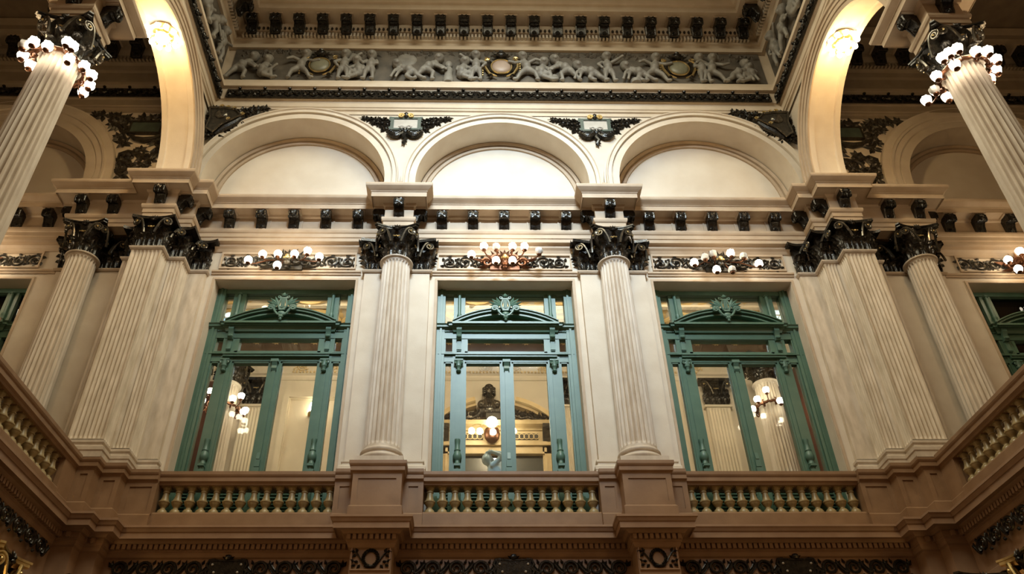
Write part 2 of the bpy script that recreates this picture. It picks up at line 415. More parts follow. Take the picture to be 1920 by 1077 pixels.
# ------------------------------------------------------------------ the setting: walls, floors, ceilings
ZF = 6.56                       # balcony floor
Z_ENT0, Z_ENT1 = 12.80, 13.76   # main entablature
OPEN = [(-10.86, 1.40), (-4.415, 1.405), (0.0, 1.36), (4.415, 1.405), (10.86, 1.40)]   # window openings: centre, half width
Z_OPEN = 11.90
ARCH = [(-11.22, 1.95), (-4.65, 2.03), (0.0, 1.935), (4.65, 2.03), (11.22, 1.95)]      # attic niches: centre, radius
Z_SPR = 14.70

def arch_panel(mb, xc, r, x0, x1, z0, zs, z1, y0, y1, n=40):
    # wall face at y0 with a round-headed opening, plus the soffit going back to y1
    th = [pi - pi * i / n for i in range(n + 1)]
    P = [(xc + r * cos(t), zs + r * sin(t)) for t in th]
    vs, fs = [], []
    for (x, z) in P: vs += [(x, y0, z), (x, y0, z1), (x, y1, z)]
    for i in range(n):
        a, b = 3 * i, 3 * (i + 1)
        fs += [(a, b, b + 1, a + 1), (a, a + 2, b + 2, b)]
    mb.add(vs, fs)
    for xa, xb in ((x0, xc - r), (xc + r, x1)):
        if xb - xa > 1e-4: mb.add([(xa, y0, z0), (xb, y0, z0), (xb, y0, z1), (xa, y0, z1)], [(0, 1, 2, 3)])
    for sx in (-1, 1):
        x = xc + sx * r; mb.add([(x, y0, z0), (x, y0, zs), (x, y1, zs), (x, y1, z0)], [(0, 1, 2, 3)])

wb = MB()
wb.box(-13.5, 13.5, 0.0, 0.7, 0, 6.5)
xs = [-13.5] + [v for c, h in OPEN for v in (c - h, c + h)] + [13.5]
for i in range(0, len(xs), 2): wb.box(xs[i], xs[i + 1], 0.0, 0.7, 6.5, Z_OPEN)
wb.box(-13.5, 13.5, 0.0, 0.7, Z_OPEN, 13.7)
edges = [-13.5, -7.0, -2.25, 2.25, 7.0, 13.5]
for i, (xc, r) in enumerate(ARCH):
    arch_panel(wb, xc, r, edges[i], edges[i + 1], 13.65, Z_SPR, 17.4, 0.0, 0.62)
wb.box(-13.5, 13.5, 0.9, 1.0, 13.7, 21.0)
wb.box(-13.5, 13.5, 0.05, 0.2, 17.3, 21.0)
WALL = struct('wall_back', wb, 'wall', 'cream stucco end wall with three tall openings and arched niches above')

def ring_mb(xc, zs, r0, r1, prof, n=48, drop=0.9):
    # archivolt: profile of (radius fraction, depth) swept round the arch and straight down to the cornice
    pts = [(xc - 1, zs - drop)] and []
    cols = []
    path = [('j', -1)] + [pi - pi * i / n for i in range(n + 1)] + [('j', 1)]
    for t in path:
        c = []
        for q, d in prof:
            r = r0 + (r1 - r0) * q
            if isinstance(t, tuple): c.append((xc + t[1] * r, -d, zs - drop))
            else: c.append((xc + r * cos(t), -d, zs + r * sin(t)))
        cols.append(c)
    k = len(prof); mb = MB(); mb.sm = 14; mb.add([p for c in cols for p in c], [(i * k + a, (i + 1) * k + a, (i + 1) * k + a + 1, i * k + a + 1) for i in range(len(cols) - 1) for a in range(k - 1)])
    return mb
AP = [(0, 0), (0, .05), (.42, .05), (.44, .035), (.5, .035), (.52, .075), (.74, .075), (.80, .095), (.86, .095), (.9, .06), (1, .055), (1, 0)]
APG = [(0, 0), (0, .05), (.30, .05), (.32, .03), (.36, .06), (.56, .06), (.58, .10), (.66, .11), (.70, .07), (.95, .07), (1, .09), (1, 0)]
for i, (xc, r) in enumerate(ARCH):
    g = i in (0, 4)
    AP_ = [(q, d * (1.0 if g else 1.7)) for q, d in (APG if g else AP)]
    ro = r + .64 if g else (2.235 if i == 2 else 2.375)
    obj('archivolt', ring_mb(xc, Z_SPR, r, ro, AP_), 'wall', WALL)
    # tympanum set back in the niche, with its own moulded ring
    n = 40; rt = r + .02
    tp = MB(); P = [(xc + rt * cos(pi * k / n), Z_SPR + rt * sin(pi * k / n)) for k in range(n + 1)]
    P = [(xc + rt, 13.6)] + P + [(xc - rt, 13.6)]
    tp.prism_y(P, 0.60, 0.66)
    obj('tympanum', tp, 'tymp', WALL)
    tr = ring_mb(xc, Z_SPR, r - .20, r - .02, [(0, 0), (0, .045), (.35, .05), (.4, .015), (.55, .015), (.6, .07), (1, .085), (1, 0)])
    tr.v = [(x, y + .6, z) for x, y, z in tr.v]
    obj('niche_moulding', tr, 'trim', WALL)
# small foot blocks where neighbouring archivolts meet above the columns
for sx in (-1, 1):
    for k, dz in ((0, 0), (1, .06)):
        obj('foot_block', MB().box(sx * 2.25 - .10 - .03 * k, sx * 2.25 + .10 + .03 * k, -.115 - .01 * k, 0, 14.62 - dz - .05, 14.62 - dz), 'trim', WALL)

# architrave frame round each opening + plain pilaster strips behind the columns
for i, (xc, h) in enumerate(OPEN):
    fr = MB()
    for sx in (-1, 1):
        a, b = sorted((xc + sx * (h + .005), xc + sx * (h + .055))); fr.box(a, b, -.018, 0, 6.6, Z_OPEN + .005)
    fr.box(xc - h - .055, xc + h + .055, -.018, 0, Z_OPEN + .005, Z_OPEN + .055)
    obj('opening_frame', fr, 'trim', WALL)
    # string moulding and sunk panel between the capitals
    x0, x1 = (xc - 1.5, xc + 1.5) if i != 2 else (-1.50, 1.50)
    if i in (0, 4): x0, x1 = xc - 2.0, xc + 2.0
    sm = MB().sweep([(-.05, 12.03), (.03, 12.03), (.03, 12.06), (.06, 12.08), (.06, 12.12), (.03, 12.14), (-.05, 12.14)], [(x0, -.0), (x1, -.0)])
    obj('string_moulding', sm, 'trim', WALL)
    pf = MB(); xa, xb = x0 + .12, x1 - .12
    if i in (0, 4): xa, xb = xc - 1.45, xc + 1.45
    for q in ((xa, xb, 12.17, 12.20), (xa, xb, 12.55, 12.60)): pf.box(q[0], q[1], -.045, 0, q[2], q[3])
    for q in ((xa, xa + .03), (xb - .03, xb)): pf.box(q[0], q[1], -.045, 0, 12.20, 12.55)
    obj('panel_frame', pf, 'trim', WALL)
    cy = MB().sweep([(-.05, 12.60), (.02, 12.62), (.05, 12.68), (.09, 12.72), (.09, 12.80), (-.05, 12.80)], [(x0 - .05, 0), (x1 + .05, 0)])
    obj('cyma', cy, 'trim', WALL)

def plain_pilaster(x, hw, y):
    ps = MB().box(x - hw, x + hw, y, 0, 7.9, 12.02)
    obj('pilaster', ps, 'wall', WALL)
    pth = [(x - hw, 0), (x - hw, y), (x + hw, y), (x + hw, 0)]
    b = MB().sweep([(-.02, 7.58), (.075, 7.58), (.075, 7.68), (.085, 7.70), (.085, 7.76), (.06, 7.78), (.03, 7.80), (.03, 7.83), (.05, 7.85), (.05, 7.89), (.0, 7.91), (-.02, 7.91)], pth)
    obj('pilaster_base', b, 'wall', WALL)
    b = MB().sweep([(-.02, 12.0), (.03, 12.0), (.05, 12.03), (.05, 12.06), (-.02, 12.06)], pth)
    obj('pilaster_neck', b, 'trim', WALL)
    cap = obj('pilaster_capital', MB().box(-hw + .03, hw - .03, y + .02, 0, 0, .66), 'bronze', WALL, (x, 0, 12.06))
    face_capital(cap, [(-hw + .02, 0), (-hw + .02, y), (hw - .02, y), (hw - .02, 0)])
    ab = MB(); poly = [p for p in abacus_poly(hw + .16, .17 - y, .10, .05) if p[1] < .02]
    poly = [(hw + .16, 0.0)] + [(-hw - .16, 0.0)] + [p for p in sorted([q for q in abacus_poly(hw + .16, .20 - y, .09, .05) if q[1] < -0.0 and q[1] <= y - .06], key=lambda q: q[0])]
    ab.prism_z(poly, .65, .72)
    obj('abacus', ab, 'bronze', cap)
for sx in (-1, 1):
    plain_pilaster(sx * XC, .655, -.12)
    plain_pilaster(sx * XG, .62, -.12)

# ------------------------------------------------------------------ main entablature with its modillions
def mirror_path(half):      # half: |x| from the middle outwards -> full path left to right
    return [(-x, y) for x, y in reversed(half)] + list(half)
EH = [(1.88, -.17), (1.88, -.55), (2.47, -.55), (2.47, -.17), (6.36, -.17), (6.36, -.59), (6.65, -.59), (6.65, -.90), (7.23, -.90), (7.23, -.59), (8.87, -.59), (8.87, -.17), (13.5, -.17)]
EPROF = [(-.26, 12.80), (0, 12.80), (0, 12.89), (.018, 12.895), (.018, 12.99), (.04, 13.01), (.055, 13.05), (.055, 13.10), (.0, 13.11), (0, 13.42), (.035, 13.44), (.05, 13.49), (.27, 13.49), (.27, 13.465), (.275, 13.465), (.275, 13.585), (.29, 13.59), (.29, 13.605), (.305, 13.62), (.345, 13.645), (.385, 13.685), (.395, 13.72), (.395, 13.755), (0, 13.775), (-.26, 13.775)]
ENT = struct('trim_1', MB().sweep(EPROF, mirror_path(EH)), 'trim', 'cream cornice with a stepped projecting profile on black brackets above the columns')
def modillion_meshes(sc=1.0):
    pr = [(0, 0), (0, -.31), (-.045, -.31), (-.085, -.275), (-.105, -.20), (-.15, -.14), (-.20, -.135), (-.25, -.16), (-.285, -.15), (-.30, -.10), (-.285, -.03), (-.28, 0)]
    mb = MB().prism_x(pr, -.085, .085)
    for s in (-1, 1):
        mb.tube([(s * .085, y, z) for y, z in pr[2:-1]], .018, 5)
        mb.tube([(s * .075 + .02 * cos(t) * s, -.255 - .045 * cos(t + .5), -.075 + .045 * sin(t + .5)) for t in [k * .7 for k in range(9)]], .016, 5)
    mb.ball((0, -.29, -.09), (.035, .03, .045), 8); mb.ball((0, -.075, -.27), (.06, .03, .035), 8)
    for s in (-1, 1):
        mb.tube(spiral(s * .052, -.065, .046, .012, radians(90), radians(90 + s * 520), 14, -.305), .014, 5)
    for a in (-38, -13, 13, 38): leaf2d(mb, 0, -.25, radians(-90 + a), .07, .035, -.10, .03)
    for a in (-40, 0, 40): leaf2d(mb, 0, -.11, radians(-90 + a), .09, .045, -.285, .03)
    cap = MB().box(-.125, .125, -.295, 0, -.028, 0)
    for m in (mb, cap): m.v = [(x * 1.06, y * .86, z * 1.17) for x, y, z in m.v]
    if sc != 1:
        for m in (mb, cap): m.v = [(x * sc, y * sc, z * sc) for x, y, z in m.v]
    return mb.mesh('bracket', 'bronze'), cap.mesh('bracket_cap', 'trim')
MOD, MODCAP = modillion_meshes()
def modillion(parent, x, y, z, rz=0.0, meshes=None, loc=None):
    a, b = meshes or (MOD, MODCAP)
    o = obj('bracket', a, None, parent, (x, y, z - .03), rz)
    obj('bracket_cap', b, None, o, (0, 0, .03))
    return o
ZM = 13.49
for x in (0, .65, 1.30, 3.05, 3.715, 4.385, 5.055, 5.72):
    for s in ((1,) if x == 0 else (-1, 1)): modillion(ENT, s * x, -.17, ZM)
for s in (-1, 1):
    modillion(ENT, s * XC, -.55, ZM); modillion(ENT, s * 6.94, -.90, ZM)
    for x in (8.62, 7.98): modillion(ENT, s * x, -.59, ZM)
    for x in (9.45, 10.10, 10.75, 11.4, 12.05, 12.7): modillion(ENT, s * x, -.17, ZM)
    # brackets on the returns of the projecting blocks (outward normal +-x)
    for x, y in ((2.47, -.36), (1.88, -.36)):
        d = 1 if x > XC else -1
        modillion(ENT, s * x, y, ZM, pi / 2 * s * d)
    modillion(ENT, s * 6.36, -.38, ZM, -pi / 2 * s); modillion(ENT, s * 6.65, -.75, ZM, -pi / 2 * s); modillion(ENT, s * 8.87, -.38, ZM, pi / 2 * s)
    # small framed tablets between the brackets on the frieze
for i, (xc, n) in enumerate(((-4.385, 5), (0, 5), (4.385, 5))):
    st = .667 if i != 1 else .65
    for k in range(n):
        x = xc + (k - 2) * st
        t = MB()
        for s in (-1, 1):
            a, b = sorted((x + s * .135, x + s * .165)); t.box(a, b, -.185, -.16, 13.12, 13.41)
        obj('frieze_fillet', t, 'trim', ENT)

# ------------------------------------------------------------------ upper entablature of the hall, just under the ceiling
UP = [(.02, 16.95), (.02, 17.06), (.06, 17.08), (.06, 17.13), (.085, 17.15), (.085, 17.34), (.11, 17.37), (.13, 17.37), (.17, 17.69), (.25, 17.71), (.26, 17.80), (.20, 17.84), (.20, 17.93), (.14, 17.99), (.13, 18.09), (.02, 18.09), (.02, 19.41), (.12, 19.41), (.12, 19.65), (.17, 19.68), (.18, 19.72), (.18, 19.87), (.29, 19.89), (.36, 19.99), (.38, 20.01), (.38, 20.10), (.82, 20.10), (.82, 20.30), (.88, 20.32), (.98, 20.50), (.98, 20.56), (0, 20.56)]
XU = 6.93
UPT = struct('trim_2', MB().sweep(UP, [(-XU, -15), (-XU, 0.0), (XU, 0.0), (XU, -15)]), 'ceil', 'deep moulded cornice of the hall under the ceiling with dark leaf band')
UPT.data.materials.clear(); UPT.data.materials.append(mat('hall_cornice_stucco', (0.56, 0.455, 0.33), (0.63, 0.525, 0.40), 0.6, scale=3, bump=0.05, bscale=40))
MODU = modillion_meshes(1.28)
for k in range(22): modillion(UPT, -6.30 + .6 * k, -.38, 20.10, 0, MODU)
for s in (-1, 1):
    for k in range(6): modillion(UPT, s * (XU - .38), -1.0 - .6 * k, 20.10, -pi / 2 * s, MODU)
d = MB(); e = MB()
for k in range(int(2 * 6.6 / .092)):
    x = -6.6 + .092 * k; d.box(x, x + .052, -.27, -.18, 19.73, 19.86)
for k in range(int(2 * 6.5 / .11)):
    e.ball((-6.5 + .11 * k, -.335, 19.93), (.036, .035, .05), 6)
for s in (-1, 1):
    for k in range(40):
        y = -.4 - .092 * k; a, b = sorted((s * (XU - .27), s * (XU - .18))); d.box(a, b, y - .052, y, 19.73, 19.86)
obj('dentil_course', d, 'tymp', UPT, kind='stuff'); obj('egg_course', e, 'bronze_dull', UPT, kind='stuff')
# dark leaf band: one palmette-and-scroll unit after another
def palmette():
    mb = MB().box(-.30, .30, -.02, .02, -.17, .17)
    for a in (-75, -45, -15, 15, 45, 75): leaf2d(mb, 0, -.11, radians(90 + a * .8), .25 - abs(a) * .0012, .075, -.03, .05)
    for s in (-1, 1):
        mb.tube(spiral(s * .17, -.02, .085, .02, radians(90 + s * 90), radians(90 + s * 90 - s * 520), 14, -.05), .022, 5)
        leaf2d(mb, s * .27, .12, radians(-90), .2, .07, -.03, .04); mb.ball((s * .17, -.06, -.02), .03, 6)
        leaf2d(mb, s * .24, -.14, radians(90 + s * 40), .16, .07, -.03, .04)
    mb.ball((0, -.06, -.12), (.05, .04, .04), 8); mb.ball((0, -.05, .15), (.045, .04, .035), 8)
    return mb.mesh('palmette', 'bronze')
PALM = palmette()
TILT = radians(-7)
for k in range(22): obj('palmette', PALM, None, UPT, (-6.3 + .6 * k, -.165, 17.53), rot=(TILT, 0, 0))
for s in (-1, 1):
    for k in range(9): obj('palmette', PALM, None, UPT, (s * (XU - .165), -.42 - .6 * k, 17.53), rot=(TILT, 0, -s * pi / 2))

# ------------------------------------------------------------------ side arcades (arches running towards the viewer) and galleries
AY, AZ, AR = -2.82, 14.05, 1.96
for s in (-1, 1):
    def side_arch(mb, yc, y0, y1):
        n = 44
        for xf in (6.95, 7.30):
            AR_ = AR + (.2 if xf < 7 else 0)
            P = [(yc + AR_ * cos(pi * i / n), AZ + AR_ * sin(pi * i / n)) for i in range(n + 1)]
            vs, fs = [], []
            for (y, z) in P: vs += [(s * xf, y, z), (s * xf, y, 17.0)]
            fs = [(2 * i, 2 * i + 2, 2 * i + 3, 2 * i + 1) for i in range(n)]
            mb.add(vs, fs)
            for ya, yb in ((y0, yc - AR_), (yc + AR_, y1)):
                mb.add([(s * xf, ya, 13.7), (s * xf, yb, 13.7), (s * xf, yb, 17.0), (s * xf, ya, 17.0)], [(0, 1, 2, 3)])
    wl = MB(); side_arch(wl, AY, -5.11, 0.0); side_arch(wl, -7.40, -9.7, -5.11)
    wl.box(*sorted((s * 6.95, s * 7.35)), -15, 0.0, 17.0, 20.6)
    wl.box(*sorted((s * 13.5, s * 13.8)), -15, 0.6, 0, 20.6)
    W = struct('wall_' + SIDE[s], wl, 'wall', 'cream stucco %s arcade wall with a lit arch springing from the corner pier' % SIDE[s])
    for yc in (AY, -7.40):
        # soffit with a raised border on both edges, archivolt rings on the hall face
        n = 44; cols = []
        pr = [(6.62, 0), (6.62, .05), (6.735, .05), (6.74, .02), (6.755, .0), (7.165, 0.0), (7.18, .02), (7.185, .05), (7.30, .05), (7.30, 0)]
        for i in range(-1, n + 2):
            if i in (-1, n + 1): t = 0 if i < 0 else pi; z = 13.76
            else: t = pi * i / n; z = None
            c = []
            for x, d_ in pr:
                r = AR + .05 - d_
                c.append((s * x, yc + r * cos(t), z if z else AZ + r * sin(t)))
            cols.append(c)
        k = len(pr)
        sf = MB().add([p for c in cols for p in c], [(i * k + a, (i + 1) * k + a, (i + 1) * k + a + 1, i * k + a + 1) for i in range(len(cols) - 1) for a in range(k - 1)])
        obj('arch_soffit', sf, 'wall', W)
        cols = []
        pr = [(0, 0), (0, .03), (.10, .03), (.105, .01), (.12, .05), (.21, .05), (.215, .03), (.23, .07), (.31, .07), (.32, .10), (.37, .11), (.40, .07), (.43, .06), (.43, -.36)]
        for i in range(-1, n + 2):
            t = 0 if i < 0 else (pi if i > n else pi * i / n)
            cols.append([(s * (6.62 - d_), yc + (AR + q) * cos(t), 13.76 if i in (-1, n + 1) else AZ + (AR + q) * sin(t)) for q, d_ in pr])
        k = len(pr)
        av = MB().add([p for c in cols for p in c], [(i * k + a, (i + 1) * k + a, (i + 1) * k + a + 1, i * k + a + 1) for i in range(len(cols) - 1) for a in range(k - 1)])
        obj('archivolt', av, 'trim', W)

    # entablature block over the free-standing column and the one behind it
    for yb in (YF, -9.6):
        pth = [(s * XF - .30, yb + .30), (s * XF - .30, yb - .30), (s * XF + .30, yb - .30), (s * XF + .30, yb + .30)]
        blk = struct('trim_%d' % (3 if s < 0 else 4) if yb == YF else 'trim_%d' % (5 if s < 0 else 6), MB().sweep([p if p[0] > -.2 else (-.2, p[1]) for p in EPROF], pth, closed=True), 'trim',
                     'entablature block above the free-standing %s gallery column' % SIDE[s])
        for a in range(4):
            r = a * pi / 2; modillion(blk, s * XF + .30 * sin(r), yb - .30 * cos(r), ZM, r)
    # gallery: upper cornice on the end wall, ceiling
    gp = [(.02, 16.95), (.02, 17.06), (.06, 17.08), (.06, 17.13), (.085, 17.15), (.085, 17.34), (.11, 17.37), (.13, 17.37), (.17, 17.69), (.25, 17.71), (.26, 17.80), (.16, 17.92), (.04, 18.0), (.04, 18.42), (.10, 18.45), (.12, 18.60), (.20, 18.64), (.20, 18.80), (.30, 18.84), (.36, 18.92), (.38, 19.04), (.85, 19.04), (.85, 19.2), (.95, 19.35), (0, 19.4)]
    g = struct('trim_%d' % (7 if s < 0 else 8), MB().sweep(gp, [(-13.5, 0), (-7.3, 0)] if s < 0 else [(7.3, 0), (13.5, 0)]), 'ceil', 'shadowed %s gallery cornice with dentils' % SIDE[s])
    dd = MB()
    for k in range(66):
        x = 7.35 + .092 * k; a, b = sorted((s * x, s * (x + .052))); dd.box(a, b, -.29, -.20, 18.66, 18.79)
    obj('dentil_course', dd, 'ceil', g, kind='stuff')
    for k in range(10): modillion(g, s * (7.75 + .6 * k), -.38, 19.04, 0, MODU)
    for k in range(10): obj('palmette', PALM, None, g, (s * (7.75 + .6 * k), -.165, 17.53), rot=(TILT, 0, 0))

cl = MB()
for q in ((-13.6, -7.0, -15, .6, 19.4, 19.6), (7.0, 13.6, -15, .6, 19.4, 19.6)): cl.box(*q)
CE = struct('ceiling', cl, 'ceil_dark', 'hall ceiling and gallery ceilings darkened to stand for shade')
hc = MB()
for q in ((-7, -3.2, -15, 0, 20.56, 20.7), (3.2, 7, -15, 0, 20.56, 20.7), (-3.2, 3.2, -3.6, 0, 20.56, 20.7), (-3.2, 3.2, -15, -13.2, 20.56, 20.7)): hc.box(*q)
obj('hall_ceiling', hc, 'ceil', CE)
wf = MB().box(-13.8, 13.8, -16.3, -16.0, 0, 19.0)  # unseen wall added to shut out ambient light; brown to limit bounce
struct('wall_front', wf, 'brown2', 'unseen end wall behind the viewer, kept brown to cut bounced light')
fl = MB().box(-13.8, 13.8, -16, 0, -.2, 0)
FL = struct('floor', fl, 'floor', 'marble floor of the hall below')
gf = MB()
for s in (-1, 1): gf.box(*sorted((s * 7.0, s * 13.5)), -15, 0, 6.30, ZF)
gf.box(-7.0, 7.0, -.25, 0.3, 6.35, ZF)
obj('gallery_floor', gf, 'floor', FL)

# ------------------------------------------------------------------ lower entablature carrying the balcony
LH = [(1.83, -.32), (1.83, -.74), (2.52, -.74), (2.52, -.32), (6.31, -.32), (6.31, -.61), (6.58, -.61), (6.58, -.87), (6.91, -.87), (6.91, -15)]
LPROF = [(-.25, 5.55), (0, 5.55), (0, 5.64), (-.03, 5.66), (-.03, 5.70), (-.03, 6.14), (0.0, 6.16), (.02, 6.20), (.02, 6.225), (.04, 6.24), (.04, 6.25), (.05, 6.255), (.05, 6.335), (.09, 6.34), (.11, 6.37), (.13, 6.385), (.22, 6.39), (.22, 6.375), (.23, 6.375), (.23, 6.47), (.245, 6.475), (.27, 6.53), (.28, 6.535), (.28, 6.57), (-.25, 6.58)]
LOW = struct('trim_9', MB().sweep(LPROF, mirror_path(LH)), 'brown2', 'rosy brown balcony cornice with a row of dentils')
DENT = MB().box(-.027, .027, -.06, 0, 0, .075).mesh('dentil', 'brown2', 0)
def dentils(x0, x1, y, rz=0):
    n = int((x1 - x0) / .082)
    for k in range(n):
        x = x0 + (x1 - x0) * (k + .5) / n
        obj('dentil', DENT, None, LOW, (x, y, 6.256), rz)
dentils(-1.76, 1.76, -.365)
for s in (-1, 1):
    a, b = sorted((s * 2.60, s * 6.24)); dentils(a, b, -.365)
    a, b = sorted((s * 1.79, s * 2.56)); dentils(a, b, -.785)
    a, b = sorted((s * 6.35, s * 6.58)); dentils(a, b, -.655)
    a, b = sorted((s * 6.62, s * 6.86)); dentils(a, b, -.915)
    sd = MB()
    for k in range(120):
        y = -1.0 - .082 * k; a, b = sorted((s * 6.80, s * 6.865)); sd.box(a, b, y - .027, y + .027, 6.256, 6.331)
    obj('side_dentil_course', sd, 'brown2', LOW, kind='stuff')
# ground-floor piers and side soffit below the balcony
lp = MB()
for s in (-1, 1):
    lp.box(*sorted((s * 1.9, s * 2.45)), -.70, 0, 0, 5.5); lp.box(*sorted((s * 6.36, s * 7.4)), -.85, 0, 0, 5.55)
    lp.box(*sorted((s * 6.95, s * 7.6)), -15, 0, 5.55, 6.4); lp.box(*sorted((s * 10.5, s * 10.7)), -15, 0, 0, 6.3)
obj('ground_floor_pier', lp, 'brown2', WALL)

# ------------------------------------------------------------------ columns, piers
column('bright fluted column between the left and middle green windows', -XC, YC)
column('bright fluted column between the middle and right green windows', XC, YC)
column('shaded fluted column against the wall at far left, beyond the left corner pier', -XG, YG)
column('shaded fluted column against the wall at far right, beyond the right corner pier', XG, YG)
column('free-standing fluted column with a ring of lamps in the top left corner', -XF, YF)
column('free-standing fluted column with a ring of lamps in the top right corner', XF, YF)

def fluted_face(mb, A, B, z0, z1, n, depth=.028, margin=.03, per=8):
    dx, dy = B[0] - A[0], B[1] - A[1]; l = sqrt(dx * dx + dy * dy); ux, uy = dx / l, dy / l; nx, ny = uy, -ux
    H = z1 - z0
    zs = [0, .02, .05, .07, .09, .11, .14, H * .5, H - .14, H - .11, H - .085, H - .07, H - .055, H - .04, H - .02, H]
    pw = (l - 2 * margin) / n; wf = pw * .36
    xs_ = [0.0] + [margin + pw * (k + (j / per)) for k in range(n) for j in range(per)] + [l - margin, l]
    vs = []
    for z in zs:
        de = min(z - .04, H - .03 - z)
        e = 1.0 if de <= 0 else (max(0, (wf - de) / wf) if de < wf else 0.0)
        for x in xs_:
            d = 0
            if margin <= x <= l - margin:
                p = ((x - margin) / pw) % 1.0; q = (p - .5) / .38
                if abs(q) < 1: d = depth * sqrt(max(0, 1 - q * q - e * e))
            vs.append((A[0] + ux * x - nx * d, A[1] + uy * x - ny * d, z0 + z))
    k = len(xs_)
    mb.add(vs, [(j * k + i, j * k + i + 1, (j + 1) * k + i + 1, (j + 1) * k + i) for j in range(len(zs) - 1) for i in range(k - 1)])
PH = [(6.00, 0.0), (6.00, -.10), (6.35, -.10), (6.35, -.50), (6.66, -.50), (6.66, -.83), (7.24, -.83), (7.24, -.50), (7.52, -.50), (7.52, 0.0)]
for s in (-1, 1):
    P = thing('corner_pier', 'stepped fluted corner pier with a black capital between the %s window and the %s gallery' % (SIDE[s], SIDE[s]), 'pier', (s * 6.8, 0, Z_BASE), 'corner piers of the upper storey')
    pth = [(x - 6.8, y) for x, y in PH] if s > 0 else [(6.8 - x, y) for x, y in reversed(PH)]
    sh = MB()
    zs0, zs1 = .32, Z_SH1 - Z_BASE
    for i in range(len(pth) - 1):
        A, B = pth[i], pth[i + 1]
        l = abs(A[0] - B[0]) + abs(A[1] - B[1])
        mx = abs((A[0] + B[0]) / 2); plain = (min(abs(A[1]), abs(B[1])) == 0.0) or (A[1] == B[1] == -.10)
        if plain: sh.add([(A[0], A[1], zs0), (B[0], B[1], zs0), (B[0], B[1], zs1), (A[0], A[1], zs1)], [(0, 1, 2, 3)])
        else: fluted_face(sh, A, B, zs0, zs1, max(2, round(l / .082)))
    sh.prism_z([(x, y + .03) if y < 0 else (x, y) for x, y in pth], zs0 - .02, zs0 - .01)
    obj('shaft', sh, 'pier', P)
    b = MB().sweep([(-.02, -.02), (.075, -.02), (.075, .08), (.088, .10), (.088, .16), (.06, .18), (.03, .20), (.03, .23), (.05, .25), (.05, .29), (.0, .31), (.0, .33), (-.02, .33)], pth)
    obj('pier_base', b, 'shaft', P)
    nk = MB().sweep([(-.02, zs1 - .01), (.02, zs1 - .01), (.045, zs1 + .02), (.05, zs1 + .05), (-.02, zs1 + .06)], pth)
    obj('astragal', nk, 'shaft', P)
    core = MB().prism_z([(x, min(0, y + .02)) for x, y in pth], 0, .68)
    cap = obj('capital', core, 'bronze', P, (0, 0, Z_RING - Z_BASE))
    face_capital(cap, pth[1:-1])
    # concave abacus slabs, one per step
    for x0, x1, y0 in (((6.00, 6.35, -.10), (6.35, 6.66, -.50), (6.66, 7.24, -.83), (7.24, 7.52, -.50))):
        a, c = (x0 - 6.8, x1 - 6.8) if s > 0 else (6.8 - x1, 6.8 - x0)
        e0 = .13 if (s > 0 and x0 < 6.8 or s < 0 and x1 > 7.0) else .0
        lo, hi = a - .13, c + .13
        if s > 0 and x1 < 6.7: hi = c
        if s > 0 and x0 > 7.2: lo = a
        if s < 0 and x1 < 6.7: lo = a
        if s < 0 and x0 > 7.2: hi = c
        L_ = hi - lo; fr = []
        for k in range(9):
            t = k / 8; fr.append((lo + L_ * t, y0 - .16 + .07 * (1 - (2 * t - 1) ** 2)))
        obj('abacus', MB().prism_z(fr + [(hi, 0.0), (lo, 0.0)], .655, .72), 'bronze', cap)

# ------------------------------------------------------------------ balustrades and pedestals
BAL = MB().lathe([(.0, 0), (.086, 0), (.086, .03), (.082, .055), (.066, .08), (.045, .095), (.040, .11), (.043, .125), (.062, .15), (.080, .18), (.088, .205), (.092, .208), (.092, .226), (.078, .230), (.066, .26), (.055, .30), (.048, .35), (.046, .372), (.058, .376), (.058, .390), (.048, .395), (.054, .42), (.072, .445), (.072, .46), (.0, .46)], 14, caps=False).box(-.075, .075, -.075, .075, .455, .475).mesh('baluster', 'baluster', 40)
RAILP = [(-.30, 7.385), (.0, 7.385), (.012, 7.415), (.045, 7.435), (.045, 7.50), (.06, 7.52), (.07, 7.545), (.07, 7.60), (-.30, 7.60)]
PLINP = [(-.30, 6.5), (.03, 6.5), (.03, 6.88), (.0, 6.915), (-.30, 6.915)]
def z0ed(prof): return [(o, z - ZF) for o, z in prof]
def balustrade(label, x0, x1, n):
    t = thing('balustrade', label, 'balustrade', ((x0 + x1) / 2, -.26, ZF), 'balcony balustrades')
    a, b = x0 - (x0 + x1) / 2, x1 - (x0 + x1) / 2
    obj('handrail', MB().sweep(z0ed(RAILP), [(a, 0), (b, 0)]), 'brown', t); obj('plinth', MB().sweep(z0ed(PLINP), [(a, 0), (b, 0)]), 'brown', t)
    for k in range(n):
        obj('baluster', BAL, None, t, (a + (b - a) * (k + .5) / n, .12, 6.915 - ZF))
balustrade('balustrade in front of the left green window', -5.79, -2.90, 14)
balustrade('balustrade in front of the middle green window', -1.45, 1.45, 14)
balustrade('balustrade in front of the right green window', 2.90, 5.79, 14)

